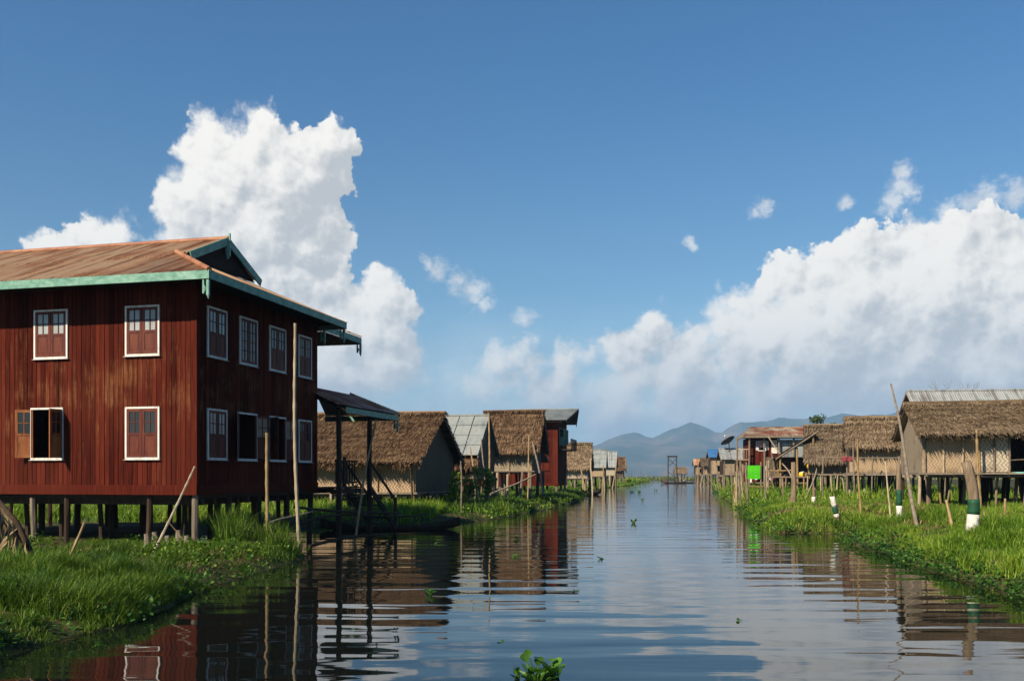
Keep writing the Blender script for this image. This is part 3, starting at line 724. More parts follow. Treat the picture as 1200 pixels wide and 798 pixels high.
m = MB(); m.box(PX-0.05, PX-0.02, PY0+0.62, PY1, PZ-0.19, PZ-0.02); m.box(-1.9, PX-0.05, PY1-0.05, PY1-0.02, PZ-0.19, PZ-0.02); m.build('porch_fascia', GREEN, HOUSE)
m = MB(); m.slab([(PX-0.06, PY0+0.03, PZ-0.03), (PX-0.06, PY1-0.06, PZ-0.03), (-0.69, PY1-0.06, PZ+0.5), (-0.69, PY0+0.03, PZ+0.5)], 0.03); m.build('porch_ceiling', SOFFIT, HOUSE)
bracket(PX-0.03, PY1-0.03, PZ-0.18, HOUSE)
for (x, y) in ((0.56, HD+0.32), (0.60, HD+2.63)):
    MB().pole((x, y, -0.4), (x, y, PZ-0.05), 0.085, 0.075, 8, 0.004).build('porch_post', DARKWOOD, HOUSE)
m = MB()
for i in range(12): m.box(-0.65, 0.5, HD+0.15+i*0.17, HD+0.30+i*0.17, ZF+0.02, ZF+0.06)
m.beam((0.42, HD+0.12, ZF-0.06), (0.42, HD+2.25, ZF-0.06), 0.1, 0.14); m.beam((-0.5, HD+0.12, ZF-0.06), (-0.5, HD+2.25, ZF-0.06), 0.1, 0.14); m.build('landing', DARKWOOD, HOUSE)
m = MB(); m.beam((0.46, HD+0.3, ZF+0.85), (0.46, HD+1.9, ZF+0.85), 0.06, 0.06); m.beam((0.46, HD+0.3, ZF+0.2), (0.46, HD+1.9, ZF+0.2), 0.05, 0.05)
for i in range(8): m.beam((0.46, HD+0.35+i*0.2, ZF+0.2), (0.46, HD+0.35+i*0.2, ZF+0.85), 0.05, 0.03, (1,0,0))
m.build('landing_rail', DARKWOOD, HOUSE)
m = MB()
for sx in (-0.1, 0.75):
    m.beam((sx, HD+2.3, ZF+0.02), (sx+0.25, HD+3.9, 0.15), 0.05, 0.18)
    m.beam((sx, HD+2.2, ZF+0.9), (sx+0.25, HD+3.9, 1.05), 0.05, 0.07); m.beam((sx+0.25, HD+3.9, 0.1), (sx+0.25, HD+3.9, 1.15), 0.09, 0.09, (1,0,0)); m.beam((sx, HD+2.25, ZF), (sx, HD+2.25, ZF+1.0), 0.09, 0.09, (1,0,0))
for i in range(6):
    t = (i+0.5)/6; m.box(-0.12+t*0.25, 0.77+t*0.25, HD+2.3+1.6*t-0.12, HD+2.3+1.6*t+0.12, ZF-1.3*t-0.02, ZF-1.3*t+0.02)
m.build('steps', DARKWOOD, HOUSE)
# stilts
k = 0
for j, y in enumerate((0.12, 1.6, 3.1, 4.7, 6.2)):
    for i in range(9):
        x = -0.1 - i*1.12 + rnd.uniform(-0.14, 0.14)*(i > 0)
        if j == 0 and i in (2, 5): continue
        MB().pole((x+rnd.uniform(-.05,.05), y+rnd.uniform(-.12,.12)*(j>0), -0.5), (x, y, ZF-0.02), rnd.uniform(0.06,0.085) if j else rnd.uniform(.06,.08), None, 8, 0.006, jit=0.08).build('stilt', GREYWOOD if j == 0 and i in (0,4) else DARKWOOD, HOUSE)  # sunlit stilts grey, shaded ones dark: the light is in the wood colour
for i in range(7):
    x = -0.7 - i*1.2 + rnd.uniform(-.2,.2); MB().pole((x, 0.9+rnd.uniform(-.3,.3), -0.5), (x, 0.9, ZF-0.05), 0.06, None, 7, 0.01).build('stilt', DARKWOOD, HOUSE)
# ------------------------------------------------------------------ thatch and huts
def straws(mb, P, D, N, L, Wd, lift0, lift1):
    """many flat straws: start P, direction D, surface normal N, length L, width Wd; the tip is lifted more than the root"""
    n = len(P); S = np.cross(D, N); S /= np.linalg.norm(S, axis=1, keepdims=True)+1e-9
    L = L[:,None]; Wd = Wd[:,None]
    a = P + N*lift0[:,None]; b = P + D*L*0.55 + N*((lift0+lift1)*0.55)[:,None]; c = P + D*L + N*lift1[:,None]
    V = np.stack([a-S*Wd/2, a+S*Wd/2, b-S*Wd/2, b+S*Wd/2, c], 1).reshape(-1,3)
    i = np.arange(n)[:,None]*5
    mb.add(V, tris=(i+np.array([[2,3,4]])), quads=(i+np.array([[0,1,3,2]])))
def thatch_slope(mb, e0, e1, r0, r1, dens, th=0.14, wid=0.022, fringe=0.28, outw=0.0, sag=0.0):
    e0, e1, r0, r1 = [np.array(p, float) for p in (e0, e1, r0, r1)]
    U = e1-e0; S = r0-e0; nrm = np.cross(U, S); nrm /= np.linalg.norm(nrm); nrm = nrm if nrm[2] > 0 else -nrm
    down = -S/np.linalg.norm(S)
    ns, nt_ = max(4, int(np.linalg.norm(U)/0.4)), 7
    g = []
    for lay in (0, 1):
        for j in range(nt_+1):
            for i in range(ns+1):
                s, t = i/ns, j/nt_
                p = (e0*(1-s)+e1*s)*(1-t) + (r0*(1-s)+r1*s)*t
                p = p - nrm*(sag*math.sin(math.pi*t)) + nrm*(fbm(np.array(s*ns*0.5+e0[0]), np.array(t*3.0+e0[1]), 3)-0.44)*0.11
                g.append(p - nrm*(th if lay else 0))
    M = ns+1; B = M*(nt_+1)
    q = [(j*M+i, j*M+i+1, (j+1)*M+i+1, (j+1)*M+i) for j in range(nt_) for i in range(ns)]
    q += [(B+(j+1)*M+i, B+(j+1)*M+i+1, B+j*M+i+1, B+j*M+i) for j in range(nt_) for i in range(ns)]
    q += [(i+1, i, B+i, B+i+1) for i in range(ns)]
    q += [(j*M, (j+1)*M, B+(j+1)*M, B+j*M) for j in range(nt_)] + [((j+1)*M+ns, j*M+ns, B+j*M+ns, B+(j+1)*M+ns) for j in range(nt_)]
    mb.add(g, quads=q)
    area = np.linalg.norm(np.cross(U, S)); n = int(area*dens)
    s = nr.rand(n); t = nr.rand(n)**0.9
    t = np.clip((np.floor(t*9)+nr.rand(n)**2*0.9)/9, 0, 1)                     # laid in courses
    P = ((e0*(1-s[:,None])+e1*s[:,None])*(1-t[:,None]) + (r0*(1-s[:,None])+r1*s[:,None])*t[:,None]) - nrm*(sag*np.sin(math.pi*t))[:,None]
    uh = U/np.linalg.norm(U)
    D = down[None]*1.0 + uh[None]*nr.normal(0,0.16,n)[:,None]; D /= np.linalg.norm(D,axis=1,keepdims=True)
    straws(mb, P, D, np.repeat(nrm[None],n,0), nr.uniform(0.25,0.6,n), nr.uniform(0.6,1.4,n)*wid, nr.uniform(0.0,0.03,n), nr.uniform(0.015,0.10,n))
    n = int(np.linalg.norm(U)*dens*0.85)                                       # ragged fringe along the eave
    s = nr.rand(n); P = e0*(1-s[:,None])+e1*s[:,None] - down*0.12 - nrm*nr.uniform(0,th,n)[:,None]
    D = down[None] + np.array([0,0,-1.0])[None]*nr.uniform(0.1,1.0,n)[:,None] + uh[None]*nr.normal(0,0.2,n)[:,None]; D /= np.linalg.norm(D,axis=1,keepdims=True)
    rag = 0.6+0.9*np.array([vnoise(np.array(x*6.0), np.array(3.3)) for x in s*np.linalg.norm(U)*0.5])
    straws(mb, P, D, np.repeat(nrm[None],n,0), 0.12+nr.rand(n)*fringe*rag, nr.uniform(0.6,1.4,n)*wid, np.zeros(n), nr.uniform(-0.03,0.03,n))
    for A_, B_ in ((e0, r0), (e1, r1)):                                        # and along the verges
        n = int(np.linalg.norm(S)*dens*0.35); t = nr.rand(n); P = A_*(1-t[:,None])+B_*t[:,None]-nrm*nr.uniform(0,th,n)[:,None]
        sg = 1 if A_ is e1 else -1
        D = down[None]*1.0 + uh[None]*sg*nr.uniform(0.0,0.5,n)[:,None]; D /= np.linalg.norm(D,axis=1,keepdims=True)
        straws(mb, P, D, np.repeat(nrm[None],n,0), nr.uniform(0.1,0.32,n), nr.uniform(0.6,1.3,n)*wid, np.zeros(n), nr.uniform(-0.02,0.05,n))
def thatch_ridge(mb, a, b, dens, wid, half=0.28, drop=0.22):
    a, b = np.array(a, float), np.array(b, float); u = (b-a)/np.linalg.norm(b-a); side = np.cross(u, (0,0,1.0))
    mb.tube([a+(0,0,0.0), (a+b)/2+(0,0,0.02), b+(0,0,0.0)], 0.10, 7, 0.1)
    n = int(np.linalg.norm(b-a)*dens); s = nr.rand(n); sg = np.where(nr.rand(n) < .5, -1.0, 1.0)
    P = a*(1-s[:,None])+b*s[:,None]+np.array([0,0,0.09]); D = side[None]*sg[:,None] + np.array([0,0,-1.0])*nr.uniform(0.6,1.3,n)[:,None] + u[None]*nr.normal(0,.35,n)[:,None]
    D /= np.linalg.norm(D,axis=1,keepdims=True); N = np.repeat(np.array([[0,0,1.0]]),n,0)
    straws(mb, P, D, N, nr.uniform(0.2,0.5,n), nr.uniform(0.6,1.4,n)*wid, np.zeros(n), nr.uniform(0,0.07,n))

def panel_slope(mb, e0, e1, r0, r1, nu, nv, th=0.03):
    """flat sheets laid like big shingles, each a little out of line"""
    e0, e1, r0, r1 = map(Vector, (e0, e1, r0, r1)); nrm = (e1-e0).cross(r0-e0).normalized()
    if nrm.z < 0: nrm = -nrm
    for j in range(nv):
        for i in range(nu):
            s0, s1 = i/nu, (i+1)/nu; t0, t1 = j/nv-0.02, (j+1)/nv+0.05*(j < nv-1)
            f = lambda s, t: e0.lerp(e1, s).lerp(r0.lerp(r1, s), t)
            o0, o1 = 0.05+rnd.uniform(0,.02), 0.012+rnd.uniform(0,.01)+0.004*(i % 2)
            c = [f(s0+.004,t0)+nrm*o0, f(s1-.004,t0)+nrm*o0, f(s1-.004,t1)+nrm*o1, f(s0+.004,t1)+nrm*o1]
            if (c[1]-c[0]).cross(c[3]-c[0]).dot(nrm) < 0: c = [c[1], c[0], c[3], c[2]]
            mb.slab(c, th)

def hut(name, label, X, Y, deg, x0, x1, W, zf, ze, zr, roof, rmat, wmat, group, ov=0.55, og=0.4, dens=150, wid=0.03, fringe=0.3,
        post=GREYWOOD, npx=5, npy=4, openings=(), wmat2=None, gable_end=None, sag=0.05, zg=0.0, skirt=None, lean=0.06, pr=0.07, cat='hut', battens=4, ridge=True, floor_out=0.12, gopen=()):
    """a gabled hut on stilts. Local frame: front wall along x at y=0, depth W; zf floor, ze wall top, zr ridge. Both gables are real walls."""
    r = thing(name, label, cat, (X, Y, 0), deg, group)
    m = MB(); t = 0.05
    for (a, b, c, d) in cut_rects(x0, x1, zf, ze, openings): m.box(a, b, 0, t, c, d)
    m.build('wall', wmat, r)
    m = MB(); m.box(x0, x1, W-t, W, zf, ze); zt = zr-0.08
    for xa in (x0, x1-t):
        if gopen and xa != x0:
            for (a, b, c, d) in cut_rects(t+.002, W-t-.002, zf, ze, gopen): m.box(xa, xa+t, a, b, c, d)
            m.prism([(t+.002, ze), (W-t-.002, ze), (W/2, zt)], xa, xa+t, 'x')
        else:
            m.prism([(t+.002, zf), (W-t-.002, zf), (W-t-.002, ze), (W/2, zt), (t+.002, ze)], xa, xa+t, 'x')
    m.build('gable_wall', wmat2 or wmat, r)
    m = MB(); m.box(x0-floor_out, x1+floor_out, -floor_out, W+floor_out, zf-0.08, zf-0.002)
    for i in range(4): m.beam((x0-0.2, 0.1+i*(W-0.2)/3, zf-0.14), (x1+0.2, 0.1+i*(W-0.2)/3, zf-0.14), 0.09, 0.11)
    m.build('floor', post, r)
    k = (zr-ze)/(W/2); dz = ov*k                                       # roof pitch; eave drops by dz over the overhang
    for sgn in (0, 1):
        pass
    m = MB(); xa, xb = x0-og, x1+og
    E = [(xa,-ov,ze-dz+.05),(xb,-ov,ze-dz+.05),(xa,W/2,zr+.05),(xb,W/2,zr+.05)]
    K = [(xb,W+ov,ze-dz+.05),(xa,W+ov,ze-dz+.05),(xb,W/2,zr+.05),(xa,W/2,zr+.05)]
    if roof == 'thatch':
        thatch_slope(m, *E, dens, 0.10, wid, fringe, sag=sag); thatch_slope(m, *K, dens*0.4, 0.10, wid, fringe, sag=sag)
        if ridge: thatch_ridge(m, (xa-.05,W/2,zr+.1), (xb+.08,W/2,zr+.1), dens*1.2, wid)
    elif roof == 'panel':
        nu = max(3, round((xb-xa)/0.95)); nv = 4
        panel_slope(m, *E, nu, nv); panel_slope(m, *K, nu, nv); m.box(xa, xb, W/2-.1, W/2+.1, zr+.04, zr+.13)
    elif roof == 'tin':
        corrugated(m, *E, 0.12, 0.022, 2); corrugated(m, *K, 0.12, 0.022, 2); m.tube([(xa,W/2,zr+.09),(xb,W/2,zr+.09)], 0.06, 6)
    m.build('roof', rmat, r)
    if skirt:                                                          # a strip of thatch hanging under a sheet roof
        m = MB(); e = [(xa+.1,-ov-.05,ze-dz-0.55*skirt),(xb-.1,-ov-.05,ze-dz-0.55*skirt),(xa+.1,-ov+.55,ze-dz+.5),(xb-.1,-ov+.55,ze-dz+.5)]
        thatch_slope(m, *e, dens, 0.1, wid, 0.2); m.build('eave_thatch', THATCH_BROWN, r)
    for xx in (xa+.02, xb-.02):
        MB().pole((xx,-ov-.12,ze-dz-.12), (xx+.01,W/2,zr-.06), 0.04, None, 6, 0.008).build('verge_pole', post, r); MB().pole((xx,W+ov,ze-dz-.1), (xx,W/2,zr-.06), 0.04, None, 6, 0.008).build('verge_pole', post, r)
    for i in range(battens):
        xx = x0+0.06+(x1-x0-0.12)*i/(max(1,battens-1)); zz = ze
        if any(o[0] < xx < o[1] for o in openings): continue
        MB().pole((xx,-0.035,zf-0.3),(xx+rnd.uniform(-.05,.05),-0.035,zz), 0.032, None, 6, 0.006).build('wall_batten', BAMBOO if rnd.random() < .5 else post, r)
    for j in range(npy):
        for i in range(npx):
            px_ = x0 + (x1-x0)*i/(npx-1) + rnd.uniform(-.15,.15); py_ = W*j/(npy-1) + rnd.uniform(-.1,.1)
            MB().pole((px_+rnd.uniform(-lean,lean)*3, py_+rnd.uniform(-lean,lean)*2, zg-0.45), (px_, py_, zf-0.05), rnd.uniform(0.7,1.25)*pr, None, 7, 0.012).build('stilt', (post if rnd.random() < .6 else BAMBOO_PALE) if j == 0 else (DARKWOOD if rnd.random() < .75 else post), r)  # rear rows mostly dark wood, putting the shade under the floor into colour
    return r

GL = 'stilt houses on the left side of the canal'; GR = 'stilt houses on the right side of the canal'
# ---- left row
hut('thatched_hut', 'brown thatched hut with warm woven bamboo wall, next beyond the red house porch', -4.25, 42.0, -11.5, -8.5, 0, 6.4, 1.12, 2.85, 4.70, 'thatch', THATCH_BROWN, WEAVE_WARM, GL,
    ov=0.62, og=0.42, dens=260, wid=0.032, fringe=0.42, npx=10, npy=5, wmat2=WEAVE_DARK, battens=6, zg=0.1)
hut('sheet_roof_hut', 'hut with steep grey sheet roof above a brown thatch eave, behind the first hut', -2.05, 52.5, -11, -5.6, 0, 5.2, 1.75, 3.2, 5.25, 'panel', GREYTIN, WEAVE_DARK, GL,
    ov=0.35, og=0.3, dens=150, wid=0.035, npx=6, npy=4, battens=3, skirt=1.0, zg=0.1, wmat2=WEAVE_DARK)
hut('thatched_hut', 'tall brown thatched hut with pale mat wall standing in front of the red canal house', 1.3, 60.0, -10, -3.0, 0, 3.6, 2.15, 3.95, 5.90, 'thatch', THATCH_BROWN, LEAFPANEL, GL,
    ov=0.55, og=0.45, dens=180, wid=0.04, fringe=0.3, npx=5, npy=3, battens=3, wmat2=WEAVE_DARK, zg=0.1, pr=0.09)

# ---- red house further along the left row
def red_house(X, Y, deg):
    r = thing('stilt_house', 'narrow two-storey red plank house with grey tin roof, behind the tall thatched hut', 'house', (X, Y, 0), deg, GL)
    L, D, zf, ze = 7.4, 6.0, 1.15, 6.0
    ho = [(-2.25,-1.7,2.25,3.25), (-1.55,-1.18,4.4,5.35)]
    m = MB(); boards(m, 'y', -L, -3.3, 0, -1, zf, 3.4, (), 0.2); boards(m, 'y', -3.3, 0, 0, -1, zf, ze, ho, 0.2); boards(m, 'x', 0, D, 0, 1, zf, ze, [(0.8,1.6,4.2,5.4),(2.6,3.4,4.2,5.4)], 0.2)
    for q in cut_rects(-L, -3.3, zf, 3.4, ()) + cut_rects(-3.3, -.06, zf, ze, ho): m.box(q[0], q[1], 0.001, 0.05, q[2], q[3])
    for q in cut_rects(0.051, D, zf, ze, [(0.8,1.6,4.2,5.4),(2.6,3.4,4.2,5.4)]): m.box(-.05, -.001, q[0], q[1], q[2], q[3])
    m.box(-3.3, -.06, D-.05, D, zf, ze); m.box(-L, -3.3, D-.05, D, zf, 3.4); m.box(-L-.05, -L, 0, D, zf, 3.4); m.box(-3.3, -3.25, 0.06, D-.06, 3.4, ze); m.build('wall', RED2, r)
    m = MB(); corrugated(m, (-L-.3,-.4,3.4), (-3.32,-.4,3.4), (-L-.3,D/2,4.2), (-3.32,D/2,4.2), .12, .02); corrugated(m, (-3.32,D+.4,3.4), (-L-.3,D+.4,3.4), (-3.32,D/2,4.2), (-L-.3,D/2,4.2), .12, .02); m.build('lower_roof', GREYTIN, r)
    window(r, 'y', 0, -1, -1.55, -0.62, 2.2, 3.45, 'shutters', RED2, PANE_DARK, (0,0), RED2, 0.08)
    window(r, 'y', 0, -1, -1.6, -1.1, 4.35, 5.4, 'glazed', GREEN, PANE_LIGHT, (0,0), GREEN)
    for a in (0.75, 2.55): window(r, 'x', 0, 1, a, a+0.9, 4.15, 5.45, 'open_no_jamb', GREEN, PANE_DARK, (R(110),R(100)), GREEN)
    m = MB(); m.box(-L, .05, -.05, -.025, zf-.1, zf+.12); m.box(.026, .05, -.025, D, zf-.1, zf+.12); m.build('skirting_board', RED2, r)
    m = MB(); corrugated(m, (-3.5,-.7,5.95), (0.75,-.7,5.95), (-3.5,D/2,7.0), (1.3,D/2,7.0), 0.12, 0.022); corrugated(m, (0.75,D+.7,5.95), (-3.5,D+.7,5.95), (1.3,D/2,7.0), (-3.5,D/2,7.0), 0.12, 0.022)
    m.tube([(-3.5,D/2,7.03),(1.3,D/2,7.03)], .05, 6); m.build('roof', GREYTIN, r)
    m = MB(); m.beam((.74,-.7,5.86), (1.29,D/2,6.92), .03, .18); m.beam((.74,D+.7,5.86), (1.29,D/2,6.92), .03, .18); m.build('bargeboard', DARKWOOD, r)
    m = MB(); m.prism([(.1,6.0),(D-.1,6.0),(D/2,6.9)], -.04, .0, 'x'); m.build('gable_wall', SOFFIT, r)
    m = MB(); m.box(-3.3,.4,-.65,-.06,5.82,5.86); m.build('soffit', SOFFIT, r)
    m = MB(); m.box(0.06, 0.95, 0.4, 4.6, 3.75, 3.83); m.beam((.95,.4,4.6),(.95,4.6,4.6),.05,.05); m.beam((.95,.4,4.2),(.95,4.6,4.2),.04,.04)
    for i in range(8): m.beam((.95,.4+i*.6,3.8),(.95,.4+i*.6,4.6),.05,.05,(1,0,0))
    m.build('balcony', DARKWOOD, r)
    m = MB(); corrugated(m, (-2.6,-1.25,3.85), (-1.45,-1.25,3.85), (-2.6,-.06,4.15), (-1.45,-.06,4.15), .12, .02); m.build('window_awning', DARKWOOD, r)
    m = MB(); m.box(-L+.02,-.06,.06,D-.06,zf-.1,zf+.02); m.build('floor', DARKWOOD, r)
    for j in range(3):
        for i in range(6): MB().pole((-.1-i*1.45, .1+j*2.8, -.4), (-.1-i*1.45, .1+j*2.8, zf-.03), .1, None, 7, .005).build('stilt', POSTWOOD, r)
red_house(3.45, 72.0, -9.5)

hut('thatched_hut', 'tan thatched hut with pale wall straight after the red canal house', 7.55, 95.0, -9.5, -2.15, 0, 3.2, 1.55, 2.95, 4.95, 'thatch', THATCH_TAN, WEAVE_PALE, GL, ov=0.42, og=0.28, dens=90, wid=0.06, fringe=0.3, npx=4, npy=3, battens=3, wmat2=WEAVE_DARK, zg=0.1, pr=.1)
hut('sheet_roof_hut', 'small grey tin roofed hut with tan woven wall, after the tan thatched hut', 11.4, 118.0, -9.5, -2.0, 0, 3.2, 1.7, 3.1, 4.95, 'panel', GREYTIN, WEAVE_TAN, GL, ov=0.35, og=0.25, npx=4, npy=3, battens=2, wmat2=DARKWOOD, zg=0.1, pr=.1)
hut('sheet_roof_hut', 'pale tin roofed hut beside the smallest brown hut, its dark gable to the canal', 15.1, 140.0, -9.5, -1.9, 0, 3.4, 1.8, 3.3, 5.25, 'panel', PALETIN, WEAVE_PALE, GL, ov=0.35, og=0.25, npx=4, npy=3, battens=2, wmat2=DARKWOOD, zg=0.1, pr=.1)
hut('thatched_hut', 'smallest brown hut at the far end of the left row', 19.2, 165.0, -9.5, -2.1, 0, 3.4, 1.5, 3.1, 4.8, 'thatch', THATCH_BROWN, WEAVE_DARK, GL, ov=0.4, og=0.3, dens=50, wid=0.1, npx=4, npy=3, battens=2, wmat2=DARKWOOD, zg=0.1, pr=.1)

# ---- right row
HB = hut('thatched_house', 'largest thatched bamboo house on a tall forest of leaning stilts, nearest on the right', 15.45, 36.0, -13, 0, 9.5, 4.7, 1.98, 3.62, 4.62, 'thatch', THATCH_TAN, WEAVE_TAN, GR,
    ov=0.50, og=0.22, dens=420, wid=0.026, fringe=0.24, npx=2, npy=2, battens=0, wmat2=WEAVE_GREY, zg=0.3, cat='house', openings=[(1.98,3.02,2.0,3.6),(3.05,3.75,2.0,3.5)])
m = MB(); m.box(1.99, 3.01, -0.03, 0.03, 2.0, 3.6); m.build('pale_wall_panel', WEAVE_PALE, HB)['label'] = 'pale zigzag woven panel beside the dark doorway'
for x, mat_, z1 in ((0.08,GREYWOOD,3.4),(0.75,BAMBOO_PALE,3.3),(1.42,BAMBOO_PALE,3.3),(1.95,BAMBOO,3.62),(2.48,GREYWOOD,3.45),(2.98,GREYWOOD,3.55),(3.78,BAMBOO,3.5),(4.6,BAMBOO,3.5),(5.5,BAMBOO,3.5)):
    MB().pole((x+rnd.uniform(-.05,.05), -0.06, 1.7), (x, -0.06, z1), 0.035, None, 7, 0.006, knots=.4).build('wall_batten', mat_, HB)
m = MB(); m.pole((1.9,-0.7,0.2),(1.75,-0.62,3.55),.045,None,7,.01,knots=.4); m.build('support_pole', BAMBOO, HB)
m = MB(); m.pole((3.0,-0.1,3.32),(6.4,-0.1,3.32),.03,None,6,.004); m.pole((2.9,-0.62,2.42),(6.0,-0.62,2.55),.025,None,6,.01); m.build('rail', GREYWOOD, HB)
m = MB()
for i in range(10): m.box(0.05+i*0.92, 0.93+i*0.92, -0.72+rnd.uniform(-.05,.05), -0.13, 1.90+rnd.uniform(-.02,.02), 1.95)
m.pole((0,-0.6,1.86),(9.5,-0.6,1.84),.05,None,7,.004); m.build('front_deck', GREYWOOD, HB)
for i in range(34):                                     # leaning pale bamboo in front
    x = rnd.uniform(0.0, 9.3); y = rnd.choice((-0.62,-0.5,-0.1,0.0)); l = rnd.uniform(-.34,.34)
    MB().pole((x+l, y+rnd.uniform(-.2,.2), 0.1), (x, y, 1.9), rnd.uniform(.026,.055), None, 7, .014).build('stilt', rnd.choice((BAMBOO_PALE,BAMBOO_PALE,GREYWOOD,POSTWOOD,BAMBOO)), HB)
for i in range(46):                                     # more stilts behind, added in dark wood to paint in the shade beneath
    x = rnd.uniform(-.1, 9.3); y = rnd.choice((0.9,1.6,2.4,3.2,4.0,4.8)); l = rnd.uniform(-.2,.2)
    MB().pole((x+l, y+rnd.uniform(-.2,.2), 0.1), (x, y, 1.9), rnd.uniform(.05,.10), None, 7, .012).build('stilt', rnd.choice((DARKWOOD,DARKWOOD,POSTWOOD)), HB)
m = MB(); m.slab([(3.1,-.55,1.99),(4.4,-.6,1.99),(4.4,-.2,2.0),(3.1,-.2,2.0)], .03); tg = m.build('laundry_cloth', TURQ); tg.location = (15.45,36,0); tg.rotation_euler = (0,0,R(-13)); tag(tg, 'turquoise cloth laid out on the deck of the largest thatched house', 'cloth')

hut('tin_roof_house', 'long pale corrugated roof rising behind the largest thatched house', 21.6, 50.0, -8, 0, 9.5, 5.0, 2.0, 4.6, 6.4, 'tin', PALETIN, WEAVE_TAN, GR, ov=0.5, og=0.3, npx=5, npy=3, battens=0, zg=0.2, cat='house')
H11 = hut('thatched_hut', 'thatched hut with orange-tan woven wall, left neighbour of the largest thatched house', 16.95, 48.0, -17.5, 0, 2.5, 4.2, 2.0, 3.5, 4.75, 'thatch', THATCH_TAN, WEAVE_TAN, GR, ov=0.42, og=0.16, dens=240, wid=0.03, fringe=0.22, npx=8, npy=5, battens=3, wmat2=WEAVE_DARK, zg=0.25, lean=.1, pr=.05, openings=[(0.05,2.3,3.08,3.22)])
m = MB(); m.slab([(0,-.36,3.22),(2.5,-.36,3.22),(2.5,-.06,3.46),(0,-.06,3.46)], .03); m.build('shade_flap', weathered('bright_matting',[(.34,.22,.11),(.48,.33,.17)],(8,8,8),.2), H11)
m = MB(); m.box(-1.5, 4.4, -.95, -.13, 1.86, 1.93); m.pole((-1.6,-.9,2.75),(4.6,-.9,2.72),.03,None,6,.004); m.build('front_deck', GREYWOOD, H11)
for x in (-1.3,-.2,1.0,2.2,3.4,4.3): MB().pole((x,-.9,.1),(x+.05,-.9,2.8),.035,None,6,.01).build('deck_post', GREYWOOD, H11)
hut('thatched_hut', 'dark thatched hut with grey diamond woven wall, beside the open cooking shed', 17.05, 55.0, -16.5, 0, 2.25, 4.0, 1.98, 3.05, 4.70, 'thatch', THATCH_GREY, WEAVE_GREY, GR, ov=0.55, og=0.2, dens=200, wid=0.036, fringe=0.2, npx=7, npy=4, battens=4, zg=0.25, lean=.08, pr=.05)

def shed():
    r = thing('open_shed', 'open thatched cooking shed with a long sloping roof, left of the dark thatched hut', 'shed', (15.6, 57.0, 0), -14, GR)
    m = MB(); thatch_slope(m, (0.2,-1.0,2.95), (0.2,3.4,2.95), (2.3,-1.0,4.35), (2.3,3.4,4.35), 220, .12, .036, .3); m.build('roof', THATCH_GREY, r)
    m = MB(); m.pole((0.1,-1.05,2.8),(2.5,-1.05,4.42),.05,None,6,.004); m.build('verge_pole', GREYWOOD, r)
    m = MB(); m.box(-.4, 2.4, -1.0, 3.4, 1.72, 1.8); m.build('floor', GREYWOOD, r)
    m = MB(); m.box(-.4, 2.4, 3.36, 3.4, 1.8, 3.0); m.build('wall', WEAVE_DARK, r)
    for (x, y, z) in ((.35,-.9,3.0),(2.2,-.9,4.2),(.35,3.2,3.0),(1.3,-.9,3.5),(2.25,3.2,4.2)): MB().pole((x,y,0),(x,y,z),.06,None,7,.01).build('roof_post', BAMBOO, r)
    for i in range(9): MB().pole((-.3+i*.33,-.95+(i%3)*1.6,0),(-.3+i*.33,-.95+(i%3)*1.6,1.75),.05,None,6,.02).build('stilt', rnd.choice((POSTWOOD,BAMBOO)), r)
    m = MB(); m.pole((-.4,-1.0,2.15),(1.2,-1.0,2.15),.04,None,6); m.build('rail', BAMBOO, r)
shed()
def pot(name, label, cat, p, h, rr, mat_, lid=True):
    r = thing(name, label, cat, p)
    m = MB(); m.tube([(0,0,0),(0,0,.08*h),(0,0,.45*h),(0,0,.75*h),(0,0,.8*h)], [rr*.6,rr*.85,rr,rr*.85,rr*.8], 12); m.build('vessel', mat_, r, True)
    m = MB(); m.tube([(0,0,.8*h),(0,0,.86*h),(0,0,.93*h),(0,0,h)], [rr*.86,rr*.8,rr*.3,rr*.15], 12); m.build('lid', WHITE, r, True)
pot('yellow_tub', 'yellow tub with pale lid on the floor of the cooking shed', 'tub', at(941,559,56.6)+Vector((0,0,-.0)), .34, .26, YELLOW)
o = MB(); o.tube([(0,0,0),(0,0,.1),(0.02,0,.3),(0,0,.55),(0,0,.62)], [.05,.17,.2,.1,.03], 10); o = o.build('hanging_bag', YELLOW, smooth=True); o.location = at(949,550,56.3); tag(o, 'yellow bag hanging from the beam inside the cooking shed', 'bag')

